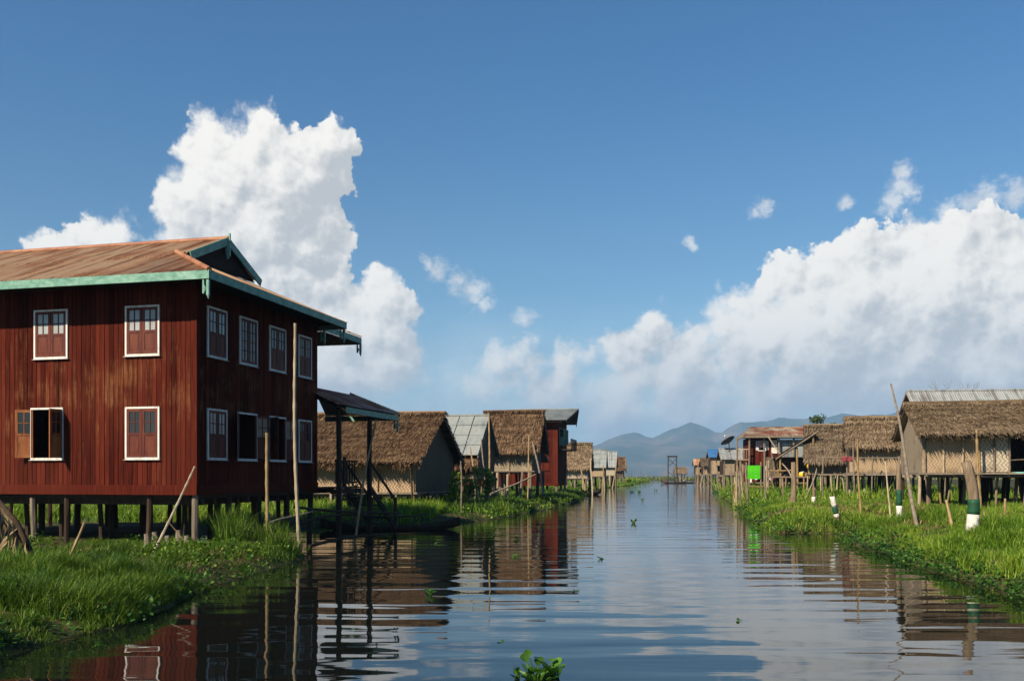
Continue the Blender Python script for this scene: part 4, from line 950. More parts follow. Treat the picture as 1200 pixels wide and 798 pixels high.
def rust_house():
    r = thing('stilt_house', 'two-storey rusty red house with patched tin roof, right of the satellite dish', 'house', (18.35, 74.0, 0), -9, GR)
    L, D, zf, z2, ze = 4.9, 5.0, 1.3, 3.1, 4.75
    ho = [(.72,1.25,3.75,4.5)]
    m = MB(); boards(m, 'y', 0, 2.15, 0, -1, z2-.4, ze, ho, .16)
    for q in cut_rects(0, 2.15, z2-.4, ze, ho): m.box(q[0], q[1], .001, .05, q[2], q[3])
    m.box(-.05, 0, .0, D, z2-.4, ze); m.box(0, L, D-.05, D, zf, ze); m.box(L, L+.05, 0, D, zf, ze); m.build('wall', RED2, r)
    m = MB()
    for i in range(9): m.box(2.3+i*.29, 2.3+i*.29+.285, -.12-.01*(i%2), -.1-.01*(i%2), 2.75, 4.55)
    m.box(2.3, L, -.135, -.125, 3.6, 3.64); m.build('tin_wall', PALETIN, r)
    m = MB(); m.box(.3,.62,-.03,.03,zf+.2,2.6); m.box(1.3,1.65,-.03,.03,zf+.2,2.6); m.box(0,.2,-.03,.03,zf,2.6); m.build('lower_wall', WHITECLOTH, r)
    m = MB(); corrugated(m, (-.45,-.85,4.86), (L+.4,-.85,4.86), (.3,D/2,5.7), (L+.2,D/2,5.7), .12, .022, 2); corrugated(m, (L+.4,D+.6,4.86), (-.45,D+.6,4.86), (L+.2,D/2,5.7), (.3,D/2,5.7), .12, .022); corrugated(m, (-.45,D+.6,4.86), (-.45,-.85,4.86), (.3,D/2,5.7), (.3,D/2-.02,5.7), .12, .022)
    m.build('roof', PATCHTIN, r)
    m = MB(); m.box(-.45, L+.4, -.87, -.84, 4.72, 4.86); m.box(-.48, -.45, -.84, D+.6, 4.72, 4.86); m.build('fascia', GREYWOOD, r)
    fr = window(r, 'y', 0, -1, .70, 1.27, 3.72, 4.52, 'open_no_jamb', WHITE, PANE_DARK, (R(168),R(168)), WHITE)
    m = MB()
    for i in range(5): m.tube([(.74+i*.11,.07,4.5),(.76+i*.11,.08,4.2),(.75+i*.11,.07,3.98-.08*(i%2))], [.05,.055,.03], 6)
    m.build('curtain', CLOTH, r)
    window(r, 'y', 0, -1, 1.68, 2.12, 3.55, 4.55, 'shutters', WHITE, PANE_DARK, (0,0), WHITE)
    m = MB(); m.box(0, L, .0, D-.06, zf-.08, zf); m.box(0.02, L-.02, .06, D-.06, z2-.5, z2-.42); m.box(-1.0, 0, -.6, 1.4, z2-.1, z2-.02); m.build('floor', POSTWOOD, r)
    m = MB()
    for i in range(6): m.beam((-1.0+i*.19,-.6,z2),(-1.0+i*.19,-.6,z2+.75),.05,.03,(1,0,0))
    m.beam((-1.0,-.6,z2+.75),(0,-.6,z2+.75),.06,.06); m.build('balcony_rail', BAMBOO_PALE, r)
    for (x, y) in ((-.95,-.6),(-.02,-.6),(1.1,-.4),(2.2,-.4),(3.3,-.4),(4.7,-.4),(0,2.4),(2.3,2.4),(4.7,2.4)): MB().pole((x,y,0),(x,y,4.75 if y < 0 else zf),.07,None,7,.006).build('stilt', GREYWOOD, r)
    m = MB(); m.pole((1.35,-.9,4.8),(2.6,-1.3,2.9),.045,None,6); m.build('leaning_brace', BAMBOO_PALE, r)
rust_house()
# ---- far right huts, small in view: each its own shape
def far_hut(label, px0, px1, ztop, zf, Y, roofm, wallm, deg=-6, step=0, cloth=None):
    X = (px0-CX)/F*Y; L = (px1-px0)/F*Y
    return hut('small_hut', label, X, Y, deg, 0, L, 3.4, zf, ztop-0.85, ztop, 'tin' if roofm in (GREYTIN, PATCHTIN, PALETIN, BLUE, RUSTY) else 'thatch', roofm, wallm, GR,
               ov=.45, og=.3, dens=40, wid=.1, npx=6, npy=3, battens=3, zg=.2, lean=.16, pr=.055, openings=[(L*.55,L*.8,zf+.3,zf+1.1)], wmat2=DARKWOOD)
far_hut('low hut with grey sheet roof carrying the satellite dish', 848, 872, 4.35, 1.9, 92, PALETIN, WEAVE_GREY)
far_hut('small hut with bright blue tarpaulin roof', 833, 847, 5.2, 2.0, 128, BLUE, WEAVE_TAN)
far_hut('shabby brown hut between the blue roofed hut and the far end', 824, 833, 4.4, 1.9, 150, THATCH_GREY, WEAVE_TAN)
far_hut('last brown hut at the far end of the right row', 815, 824, 4.6, 1.9, 172, RUSTY, WEAVE_WARM)
hut('small_hut', 'lone thatched hut on the floating gardens across the end of the canal', 51.5, 300, 0, 0, 3.2, 3, 2.2, 2.7, 4.1, 'thatch', THATCH_TAN, WEAVE_TAN, None, ov=.5, og=.3, dens=20, wid=.2, npx=4, npy=2, battens=0, pr=.12)
# ------------------------------------------------------------------ poles, posts and sticks
def stick(name, label, cat, p, q, r0, r1, mat_, group=None, bend=0.02, knots=0.0):
    p, q = Vector(p), Vector(q)
    o = MB().pole((0,0,0), q-p, r0, r1, 8, bend, 8, 0.04, knots).build(name, mat_); o.location = p
    return tag(o, label, cat, group)
def pstick(label, a, b, Ya, Yb, r0, r1, mat_, group, name='bamboo_pole', cat='pole', sink=0.5, bend=0.012, knots=0.35):
    """a = photo column/row of the foot, b = of the head, with their distances"""
    r0 *= .76; r1 *= .76; p, q = at(*a, Ya), at(*b, Yb); d = (p-q).normalized(); p = p + d*sink
    return stick(name, label, cat, p, q, r0, r1, mat_, group, bend, knots)
GP = 'poles standing along the left bank'; GQ = 'poles standing on the right bank'
pstick('tallest thin pale pole, rising before the shaded side of the red house', (351,645), (346,379), 22.3, 22.3, .058, .040, BAMBOO_PALE, GP, bend=.008)
pstick('short straight bamboo pole in the grass, left of the tallest pole', (313,640), (313,507), 22.0, 22.0, .052, .046, BAMBOO, GP, bend=.006)
pstick('long stick leaning against the corner of the red house', (168,672), (228,547), 18.6, 21.6, .042, .026, BAMBOO_PALE, GP, 'leaning_stick', 'stick', .2)
pstick('stick lying slanted low in the grass, crossing under the leaning stick', (150,668), (206,641), 18.8, 19.4, .032, .026, BAMBOO_PALE, GP, 'leaning_stick', 'stick', .1)
pstick('short tilted stick in the grass before the stilts of the red house', (76,668), (99,612), 18.6, 18.8, .038, .030, BAMBOO, GP, 'leaning_stick', 'stick', .3)
pstick('thin green twig slanting by the corner stilt of the red house', (217,636), (198,612), 20.5, 20.5, .014, .008, BAMBOO, GP, 'leaning_stick', 'stick', .1)
pstick('slender slanted bamboo pole in front of the porch posts', (413,655), (441,492), 26.4, 27.5, .050, .030, BAMBOO, GP)
pstick('dark pole between the first thatched hut wall and the canal', (483,600), (481,548), 40.8, 40.8, .06, .05, DARKWOOD, GP)
pstick('dark slim pole before the dark gable of the first thatched hut', (541,598), (540,540), 41, 41, .05, .04, GREYWOOD, GP)
pstick('tall brown bamboo pole at the gable of the grey sheet roofed hut', (572,588), (573,484), 48, 49, .07, .05, BAMBOO, GP)
pstick('leaning bamboo pole, left one at the grey sheet roof corner', (560,590), (551,524), 47, 50, .06, .04, BAMBOO, GP)
pstick('middle leaning pole against the grey sheet roof gable', (570,585), (564,515), 49, 51, .05, .04, GREYWOOD, GP)
pstick('thin pole before the pale mat wall of the tall thatched hut', (618,584), (620,510), 55, 57, .06, .045, BAMBOO, GP)
pstick('slanted pole propping the right side of the tall thatched hut', (635,572), (624,517), 58, 59.5, .085, .06, GREYWOOD, GP)
pstick('long bamboo spar sloping up toward the tall thatched hut', (574,579), (627,556), 52, 56, .06, .05, BAMBOO_PALE, GP, sink=0)
pstick('pole by the dark side of the red canal house', (661,577), (664,545), 75, 77, .08, .06, BAMBOO, GP)
pstick('slanted pole before the tan thatched hut', (686,580), (680,545), 88, 92, .1, .07, BAMBOO, GP)
pstick('straight pole right of the tan thatched hut', (694,578), (692,538), 88, 92, .09, .07, BAMBOO_PALE, GP)
pstick('pole in the water by the first small tin hut', (706,573), (707,545), 108, 110, .1, .07, BAMBOO, GP)
pstick('slanted pole before the second small tin hut', (718,570), (723,537), 130, 134, .13, .09, BAMBOO, GP)
pstick('last pole at the far end of the left row', (734,567), (733,536), 165, 165, .14, .1, BAMBOO, GP)
# right bank
pstick('tallest grey pole, leaning left before the largest thatched house', (1076,618), (1044,450), 25.5, 29.5, .075, .035, GREYWOOD, GQ, bend=.018, knots=0)
pstick('pale bamboo pole standing before the orange-tan hut', (1009,604), (1005,514), 32, 32, .048, .036, BAMBOO, GQ)
pstick('thin pale pole between two white painted posts', (1043,605), (1038,541), 31.5, 32, .035, .028, BAMBOO_PALE, GQ)
pstick('short broken pole leaning in the grass under the largest thatched house', (1115,615), (1109,586), 24, 24.3, .05, .04, BAMBOO, GQ)
pstick('short pale stake near the right edge under the deck', (1178,602), (1178,584), 27, 27, .045, .04, BAMBOO, GQ)
pstick('pole before the orange-tan hut carrying the rail', (1001,575), (1000,519), 46, 46, .055, .045, GREYWOOD, GQ)
pstick('pole at the corner of the cooking shed', (943,590), (958,545), 48, 55, .05, .04, BAMBOO_PALE, GQ)
pstick('long pale spar leaning from the rust red house to the trunk post', (930,572), (914,540), 47, 58, .05, .04, BAMBOO_PALE, GQ)
for i, (a, b, Y, t) in enumerate([((898,590),(896,545),50,'bamboo pole right of the lime green panel'),((908,578),(900,548),56,'slanted pole leaning right of the lime green panel'),((912,580),(904,530),60,'tall slanted pole before the rusty red house'),((918,590),(917,560),48,'thin stake in the grass left of the trunk post'),
        ((876,588),(873,545),51,'weathered pole left of the lime green panel'),((868,578),(868,540),62,'grey pole under the low hut with the dish'),((858,580),(856,545),68,'brown pole in the weeds below the dish'),((849,576),(849,540),80,'brown pole left of the dish hut'),((842,573),(840,545),92,'thin pole under the blue roofed hut'),
        ((834,570),(834,540),112,'pole left of the blue roofed hut'),((826,568),(824,545),130,'thin pole by the shabby brown hut'),((818,567),(818,543),150,'last thin pole of the right row')]):
    pstick(t, a, b, Y, Y, .04+Y*.0005, .03+Y*.0004, rnd.choice((BAMBOO,GREYWOOD,POSTWOOD,POSTWOOD)), GQ)
tr = thing('trunk_post', 'thick brown trunk post with swollen foot, before the cooking shed', 'post', at(929,588,42), 0, GQ)
MB().tube([(0,0,-.5),(0,0,.0),(.03,0,.25),(.05,0,.9),(.02,0,1.75)], [.2,.19,.13,.11,.09], 9, .06).build('post_shaft', POSTWOOD, tr, True)

def banded_post(label, foot, head, Y, r, spec, bow=0.0):
    """wooden mooring post painted in bands; spec = (fraction from, fraction to, material, name)"""
    p, q = at(*foot, Y), at(*head, Y); t = thing('mooring_post', label, 'post', p, 0, 'painted mooring posts on the right bank'); d = q-p
    c = lambda f: d*f + Vector((bow*math.sin(math.pi*max(0,f)), 0, 0))
    MB().tube([d*-.35] + [c(i/8) for i in range(9)], [r]+[r*(1-.12*i/8) for i in range(9)], 10, .05).build('post_shaft', POSTWOOD, t, True)
    for f0, f1, mt, nm in spec:
        n = 4; MB().tube([c(f0+(f1-f0)*i/n) for i in range(n+1)], [r*(1-.12*(f0+(f1-f0)*i/n))+.009 for i in range(n+1)], 12, .012).build(nm, mt, t, True)
W_, G_ = (BANDWHITE, 'white_paint_band'), (DARKGREEN, 'green_paint_band')
banded_post('thickest mooring post, bent, wood above green above white, nearest on the right bank', (1139,619), (1132,541), 21.5, .125, [(-.12,.21,*W_),(.21,.44,*G_)], bow=.10)
banded_post('straight mooring post with green and white bands, before the largest thatched house corner', (1054,606), (1053,544), 30.5, .085, [(-.1,.22,*W_),(.22,.52,*G_)])
banded_post('short leaning mooring post, white above green, by the inlet', (981,607), (975,581), 31.6, .085, [(.05,.2,*W_),(.2,.52,*G_),(.52,.97,*W_)])
banded_post('small mooring post with dark top and white foot, left of the leaning one', (953,593), (954,571), 40.5, .075, [(-.1,.5,*W_)])
banded_post('far mooring post with dark top and white foot, beside the lime green panel posts', (867,575), (868,563), 70, .1, [(0,.5,*W_)])

# lime green panel on its two posts
t = thing('notice_panel', 'bright lime green plank panel on two posts before the rusty red house', 'panel', at(883.5,580,58))
m = MB(); 
for i in range(4): m.box(-.39, .39, -.012, .012, 0.98+i*.205, 0.98+i*.205+.2)
m.build('panel_board', LIME, t)
for sx in (-.44, .44): MB().pole((sx,.06,-.9),(sx,.06,2.0),.05,None,7,.01).build('panel_post', POSTWOOD, t)
m = MB(); m.pole((-.5,.05,.55),(.6,.05,.5),.035,None,6); m.build('cross_rail', BAMBOO, t)

# satellite dish on its mast
def dish():
    Y = 93.0; c = at(854,518,Y); t = thing('satellite_dish', 'large dark mesh satellite dish on the low sheet roofed hut', 'satellite dish', at(854.5,531,Y))
    base = at(854.5,531,Y); ax = Vector((-.42,.38,.82)).normalized(); u = ax.cross(Vector((0,1,0))).normalized(); v = ax.cross(u)
    m = MB(); n, rr, RD = 28, 6, .74; V = []; c0 = c-base
    for lay in (0, -.025):
        for j in range(rr+1):
            r_ = RD*j/rr
            for i in range(n): V.append(c0 + u*(r_*math.cos(2*math.pi*i/n)) + v*(r_*math.sin(2*math.pi*i/n)) + ax*(.22*(j/rr)**2+lay))
    B = n*(rr+1); q = []
    for j in range(rr):
        for i in range(n):
            k = (i+1) % n; q.append((j*n+i, j*n+k, (j+1)*n+k, (j+1)*n+i)); q.append((B+j*n+k, B+j*n+i, B+(j+1)*n+i, B+(j+1)*n+k))
    for i in range(n): k = (i+1) % n; q.append((rr*n+i, rr*n+k, B+rr*n+k, B+rr*n+i))
    m.add(V, quads=q); m.build('reflector', weathered('dish_mesh',[(.03,.032,.034),(.05,.052,.055)],(3,3,3),.1,.6), t, True)
    m = MB()
    for i in (2, 11, 20): m.tube([c0+u*(RD*.9*math.cos(2*math.pi*i/n))+v*(RD*.9*math.sin(2*math.pi*i/n))+ax*.2, c0+ax*.72], .014, 5)
    m.build('feed_arm', GREYWOOD, t)
    MB().tube([c0+ax*.68, c0+ax*.82], [.06,.05], 8).build('receiver', WHITE, t)
    MB().tube([(0,0,-.35),(0,0,.5),c0-ax*.03], .045, 8).build('mast', DARKWOOD, t)
dish()

# wooden gate frame standing in the water at the end of the canal
def gate():
    Y = 250.; p = at(788,560,Y); p.z = 0; t = thing('timber_frame', 'tall timber frame with cross braces standing at the end of the canal', 'frame', p)
    w_, h = 1.15, 6.75
    for s in (-1, 1): MB().pole((s*w_*1.02,0,-.5),(s*w_*.95,0,h),.16,.13,7,.004).build('upright', DARKWOOD, t)
    MB().beam((-w_*1.15,0,h-.12),(w_*1.15,0,h-.12),.2,.4).build('top_beam', DARKWOOD, t)
    for a, b in (((-w_,h-.5),(w_,h-2.8)),((w_,h-.5),(-w_,h-2.8)),((-w_,2.6),(w_,1.0))): MB().pole((a[0],.1,a[1]),(b[0],.1,b[1]),.08,None,5).build('brace', DARKWOOD, t)
gate()

# ------------------------------------------------------------------ boats and people
def canoe(label, p, deg, L, wd, mat_, group=None, h=.26, rise=.42):
    t = thing('canoe', label, 'boat', p, deg, group); m = MB(); n = 16; sec = []
    for i in range(n+1):
        s = -1+2*i/n; w_ = wd*max(.04, (1-abs(s)**1.9)); z = rise*abs(s)**3.2
        sec.append([(s*L/2,-w_,h+z),(s*L/2,-w_*.72,.06+z*.8),(s*L/2,0,-.06+z*.8),(s*L/2,w_*.72,.06+z*.8),(s*L/2,w_,h+z),(s*L/2,w_*.9,h+z-.01),(s*L/2,w_*.6,.11+z*.85),(s*L/2,0,.03+z*.85),(s*L/2,-w_*.6,.11+z*.85),(s*L/2,-w_*.9,h+z-.01)])
    V = [p_ for s in sec for p_ in s]; q = [(i*10+k, i*10+(k+1)%10, (i+1)*10+(k+1)%10, (i+1)*10+k) for i in range(n) for k in range(10)]
    m.add(V, quads=q, ngons=[list(range(10)), [n*10+k for k in range(10)][::-1]]); m.build('hull', mat_, t, True)
    m = MB()
    for s in (-.3, .05, .4): m.box(s*L/2*1.6-.1, s*L/2*1.6+.1, -wd*.8, wd*.8, h-.06, h-.03)
    m.build('thwart', mat_, t)
    return t
CB = 'canoes on the canal'
canoe('long dark wooden canoe moored on the left below the first thatched hut', Vector((-4.2,33.0,-.06)), 10, 4.8, .36, DARKWOOD, CB, .20, .30)
canoe('dark canoe moored beside the stilts of the tan thatched hut', Vector((7.4,89,0)), 60, 4.5, .4, DARKWOOD, CB)
canoe('far canoe with two seated people and a white wake, in mid canal', Vector((34.6,205,0)), -12, 5.4, .5, DARKWOOD, CB)
canoe('far dark canoe following to the right of the one with the wake', Vector((39.0,212,0)), -8, 6.0, .5, DARKWOOD, CB)
SKIN = weathered('skin', [(.16,.08,.05),(.22,.12,.075)], (4,4,4), .1, .6)
SHIRT_R = weathered('red_shirt', [(.28,.03,.03),(.36,.05,.05)], (5,5,5), .1); SHIRT_D = weathered('dark_shirt', [(.03,.03,.035),(.05,.05,.06)], (5,5,5), .1); SHIRT_W = weathered('white_shirt', [(.55,.55,.55),(.7,.7,.7)], (5,5,5), .1); HAIR = weathered('black_hair', [(.008,.007,.006),(.016,.013,.011)], (9,9,9), .1)
def person(label, p, deg, shirt):
    """a seated paddler: body grown over a joint skeleton; shirt, hair and trousers are pieces over it"""
    t = thing('person', label, 'person', p, deg, None)
    J = [(0,0,.10),(0,-.02,.34),(0,.0,.54),(0,.02,.62),(0,.03,.74),(0,.03,.86), (-.18,0,.53),(-.27,.12,.33),(-.2,.32,.28),(-.19,.38,.27), (.18,0,.53),(.28,.1,.34),(.22,.3,.3),(.21,.36,.29),
         (-.1,.05,.1),(-.14,.45,.24),(-.13,.5,-.08),(-.13,.62,-.1), (.1,.05,.1),(.14,.45,.24),(.13,.5,-.08),(.13,.62,-.1)]
    E = [(0,1),(1,2),(2,3),(3,4),(4,5),(2,6),(6,7),(7,8),(8,9),(2,10),(10,11),(11,12),(12,13),(0,14),(14,15),(15,16),(16,17),(0,18),(18,19),(19,20),(20,21)]
    Rr = [.13,.125,.12,.05,.09,.075,.055,.042,.035,.03,.055,.042,.035,.03,.085,.065,.045,.03,.085,.065,.045,.03]
    def grow(name, ids, grow_, mat_, par):
        me = bpy.data.meshes.new(name); mp = {j: k for k, j in enumerate(ids)}
        me.from_pydata([J[j] for j in ids], [(mp[a], mp[b]) for a, b in E if a in mp and b in mp], []); me.materials.append(mat_)
        o = bpy.data.objects.new(name, me); COL.objects.link(o); o.parent = par
        o.modifiers.new('skin', 'SKIN')
        if not me.skin_vertices: me.attributes.new if False else None
        for k, j in enumerate(ids):
            if me.skin_vertices: me.skin_vertices[0].data[k].radius = (Rr[j]*grow_, Rr[j]*grow_); me.skin_vertices[0].data[k].use_root = (k == 0)
        s = o.modifiers.new('smooth', 'SUBSURF'); s.levels = 1; s.render_levels = 1
        return o
    grow('body', list(range(22)), 1.0, SKIN, t); grow('shirt', [0,1,2,6,7,10,11], 1.13, shirt, t); grow('trousers', [0,14,15,16,18,19,20], 1.12, SHIRT_D, t)
    MB().tube([(0,-.01,.74),(0,.0,.84),(0,.01,.90),(0,.01,.94)], [.085,.102,.085,.03], 10).build('hair', HAIR, t, True)
    m = MB(); m.tube([(-.25,.45,.55),(.3,.3,.2),(.75,.15,-.15)], .02, 6); m.add([(.7,.1,-.05),(.78,.2,-.08),(.95,.14,-.35),(.86,.05,-.33)], quads=[(0,1,2,3)]) if False else None
for lab, x, y, s in (('person in a red shirt seated at the front of the far canoe with the wake', 33.3, 205.3, SHIRT_R), ('person in a dark shirt seated at the back of the far canoe with the wake', 35.6, 204.8, SHIRT_D), ('person in a white shirt seated in the far dark canoe on the right', 38.2, 212.1, SHIRT_W)):
    person(lab, Vector((x, y, .18)), 75, s)

# ------------------------------------------------------------------ odds and ends by the left bank
pstick('dark waterlogged log floating at the tip of the near left bank', (201,681), (305,658), 17.2, 20.6, .05, .035, DARKWOOD, None, 'floating_log', 'log', 0, .02, 0)
GRL = 'dark rails and logs lying over the water below the porch'
pstick('dark rail crossing the water under the porch, upper one', (345,594), (470,601), 24.5, 31, .05, .04, DARKWOOD, GRL, 'rail_pole', 'rail', 0, .02, 0)
pstick('dark crooked rail crossing the water under the porch, lower one', (352,612), (500,602), 24.0, 33, .055, .04, DARKWOOD, GRL, 'rail_pole', 'rail', 0, .03, 0)
pstick('dark log slanting into the water right of the tallest pole', (362,640), (455,626), 23.5, 28.5, .06, .04, DARKWOOD, GRL, 'rail_pole', 'rail', 0, .02, 0)
pstick('grey branch slanting from the grass tuft towards the red house side', (314,614), (368,598), 22.6, 24.3, .04, .025, GREYWOOD, GRL, 'rail_pole', 'rail', .1, .03, 0)
# dried palm-like stalk with hanging brown leaves at the left edge
def dried_plant():
    b = at(47,668,17.0); t = thing('dried_plant', 'dead bent stalk with hanging dried brown leaves at the left edge of the bank', 'plant', b)
    top = at(-6,582,17.2)-b; pts = [Vector((0,0,-.2)), Vector((-.18,0,.35)), Vector((-.42,.02,.85)), top]
    MB().tube(pts, [.05,.055,.05,.04], 7, .1).build('stalk', DARKWOOD, t, True)
    DL = weathered('dried_leaf', [(.08,.05,.026),(.18,.125,.07),(.32,.25,.16)], (9,9,3), .7)
    for k in range(30):
        f = rnd.uniform(.2,1.0); i = min(2,int(f*3)); p = pts[i].lerp(pts[i+1], f*3-i) if f < 1 else pts[3].copy()
        L = rnd.uniform(.35,.95); sx = rnd.uniform(-.35,.25); sy = rnd.uniform(-.3,.2); V = []; n = 6
        for j in range(n+1):
            u = j/n; c = p + Vector((sx*u+.05*math.sin(5*u+k), sy*u, -L*u*(.5+.5*u) - .02)); w_ = .030*math.sin(math.pi*min(1,.12+u*.9))*rnd.uniform(.7,1.3)+.006
            a = Vector((math.cos(k+2*u), math.sin(k+2*u), 0)); nn = Vector((-a.y, a.x, 0))*.006
            V += [c-a*w_+nn, c+nn*2.5, c+a*w_+nn]
        q = []
        for j in range(n): q += [(j*3,j*3+1,j*3+4,j*3+3),(j*3+1,j*3+2,j*3+5,j*3+4)]
        MB().add(V, quads=q).build('hanging_leaf', DL, t, True)
dried_plant()
for k, (px, py, h) in enumerate(((172,640,.28),(181,641,.34),(196,640,.24),(209,640,.36),(219,641,.26))):
    p = at(px, py, 21.2); o = MB().tube([(0,0,-.3),(.01,0,h*.6),(0,0,h)], [.075,.07,.055], 7, .12).build('cut_stake', GREYWOOD); o.location = p; tag(o, 'pale sawn-off stake in the row at the foot of the corner stilt', 'stake', 'sawn-off stakes before the red house')
# bird on the rear eave of the red house
def bird(p):
    t = thing('bird', 'small dark bird perched on the rear eave of the large red house', 'bird', p)
    J = [(0,0,.06),(0.03,0,.12),(.045,0,.17),(-.07,0,.04),(-.15,0,.01)]; me = bpy.data.meshes.new('body'); me.from_pydata(J, [(0,1),(1,2),(0,3),(3,4)], []); me.materials.append(HAIR)
    o = bpy.data.objects.new('body', me); COL.objects.link(o); o.parent = t; o.modifiers.new('skin','SKIN'); s = o.modifiers.new('smooth','SUBSURF'); s.levels = s.render_levels = 1
    for k, r_ in enumerate((.05,.045,.03,.035,.012)):
        if me.skin_vertices: me.skin_vertices[0].data[k].radius = (r_, r_); me.skin_vertices[0].data[k].use_root = k == 0
    MB().tube([(.07,0,.17),(.11,0,.165)], [.01,.002], 5).build('beak', DARKWOOD, t)
bird(at(404,383.5,30.0))

# washing on the right bank
def hung_cloth(label, px, py, Y, w_, h_, mat_):
    m = MB(); n = 8; V = []; 
    for lay in (0, .012):
        for j in range(5):
            for i in range(n+1): V.append(((i/n-.5)*w_*(1-.06*j), .04*math.sin(i*1.7+j*.4)+lay, -j/4*h_*(1+.08*math.sin(i*2.1))))
    M = n+1; B = 5*M; q = []
    for j in range(4):
        for i in range(n): q += [(j*M+i,j*M+i+1,(j+1)*M+i+1,(j+1)*M+i),(B+j*M+i+1,B+j*M+i,B+(j+1)*M+i,B+(j+1)*M+i+1)]
    for j in range(4): q += [(j*M,(j+1)*M,B+(j+1)*M,B+j*M),((j+1)*M+n,j*M+n,B+j*M+n,B+(j+1)*M+n)]
    for i in range(n): q += [(4*M+i,4*M+i+1,B+4*M+i+1,B+4*M+i),(i+1,i,B+i,B+i+1)]
    m.add(V, quads=q); o = m.build('hanging_cloth', mat_, None, True); o.location = at(px, py, Y); return tag(o, label, 'cloth', 'washing hung out on the right bank')
REDCLOTH = weathered('dull_red_cloth', [(.16,.03,.04),(.25,.055,.06)], (6,6,3), .2)
hung_cloth('white cloth hanging below the rusty red house, right of the lime green panel', 900, 546, 66, .55, .75, WHITECLOTH)
hung_cloth('pinkish cloth hanging beside the white one below the rusty red house', 906, 546, 66, .5, 1.0, CLOTH)
hung_cloth('dull red cloth hung on the rail left of the orange-tan hut', 994, 535, 46.9, .7, .25, REDCLOTH)

for i in range(18):                                     # the thicket of thin poles below the rusty red house
    px = rnd.choice((rnd.uniform(862, 870), rnd.uniform(899, 926))); Y = rnd.uniform(52, 72); l = rnd.uniform(-4, 4)
    pstick('thin weathered pole in the thicket of poles below the rusty red house', (px+l, 556+1120*1.45/Y), (px, rnd.uniform(536, 560)), Y, Y, .05, .035, rnd.choice((BAMBOO,GREYWOOD,POSTWOOD,BAMBOO_PALE)), 'thicket of thin poles below the rusty red house')
# ------------------------------------------------------------------ vegetation
def leaf_mat(name, cols, trans=0.25, scale=0.5, isl=0.6, rough=0.5, spec=0.25):
    nt = NT(name); p = wcoords(nt, (scale,scale,scale)); g = noise(nt, p, 1.0, 4, 0.6)
    v = fmath(nt,'MULTIPLY_ADD', fmath(nt,'SUBTRACT',island(nt),0.5), isl, g); k = len(cols)
    col = ramp(nt, v, [(0.25+0.5*i/(k-1),c) for i,c in enumerate(cols)])
    b = surf(nt, col, rough, spec); tr = nt.n('ShaderNodeBsdfTranslucent'); nt.l(mixc(nt, 1.0, col, (1.15,1.2,0.6), 'MULTIPLY'), tr.inputs[0])
    mx = nt.n('ShaderNodeMixShader'); mx.inputs[0].default_value = trans; nt.l(b.outputs[0], mx.inputs[1]); nt.l(tr.outputs[0], mx.inputs[2]); nt.l(mx.outputs[0], nt.out.inputs['Surface']); return nt.m
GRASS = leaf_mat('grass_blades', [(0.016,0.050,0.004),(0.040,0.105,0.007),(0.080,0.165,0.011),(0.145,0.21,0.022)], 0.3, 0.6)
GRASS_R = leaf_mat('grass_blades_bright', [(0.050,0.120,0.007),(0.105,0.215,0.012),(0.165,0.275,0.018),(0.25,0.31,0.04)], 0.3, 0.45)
REED = leaf_mat('garden_reeds', [(0.06,0.09,0.02),(0.12,0.15,0.035),(0.20,0.19,0.06)], 0.2, 0.05)
HYA = leaf_mat('hyacinth_leaf', [(0.018,0.060,0.008),(0.045,0.125,0.014),(0.085,0.19,0.022)], 0.3, 1.5, 0.7, 0.42, 0.28)
SHRUB = leaf_mat('shrub_leaf', [(0.05,0.10,0.012),(0.12,0.18,0.02),(0.24,0.27,0.03)], 0.3, 2.0, 0.7)
TREE = leaf_mat('tree_leaf', [(0.015,0.035,0.008),(0.035,0.07,0.015),(0.06,0.10,0.025)], 0.2, 1.0, 0.6)
DRY = leaf_mat('dry_grass', [(0.10,0.07,0.03),(0.20,0.14,0.06),(0.32,0.24,0.12)], 0.2, 1.0, 0.7)

def blades(x, y, z, h, w, lean, mb):
    """curved three-section blades"""
    n = len(x); th = nr.rand(n)*2*math.pi; ph = th + math.pi/2 + nr.normal(0,.5,n)
    bx, by = np.cos(th)*w/2, np.sin(th)*w/2; lx, ly = np.cos(ph)*lean*h, np.sin(ph)*lean*h
    V = np.zeros((n,7,3)); 
    for k, (t, ws) in enumerate(((0,1.0),(.4,.9),(.75,.55))):
        cx, cy, cz = x+lx*t*t, y+ly*t*t, z+h*(t-.25*lean*t*t)
        V[:,2*k] = np.stack([cx-bx*ws,cy-by*ws,cz],1); V[:,2*k+1] = np.stack([cx+bx*ws,cy+by*ws,cz],1)
    V[:,6] = np.stack([x+lx,y+ly,z+h*(1-.35*lean)],1)
    i = np.arange(n)[:,None]*7
    mb.add(V.reshape(-1,3), tris=i+np.array([[4,5,6]]), quads=np.concatenate([i+np.array([[0,1,3,2]]), i+np.array([[2,3,5,4]])]))
def scatter(k, box, n, dmin=0.05, dmax=1e9, keep=None):
    x = nr.uniform(box[0],box[1],n); y = nr.uniform(box[2],box[3],n); d = bank_d(k, x, y); s = (d > dmin) & (d < dmax)
    if keep is not None: s &= keep(x, y)
    x, y = x[s], y[s]; return x, y, bank_z(k, x, y), d[s]
def inview(x, y, m=1.5):
    return (np.abs(x) < y*0.56+m)
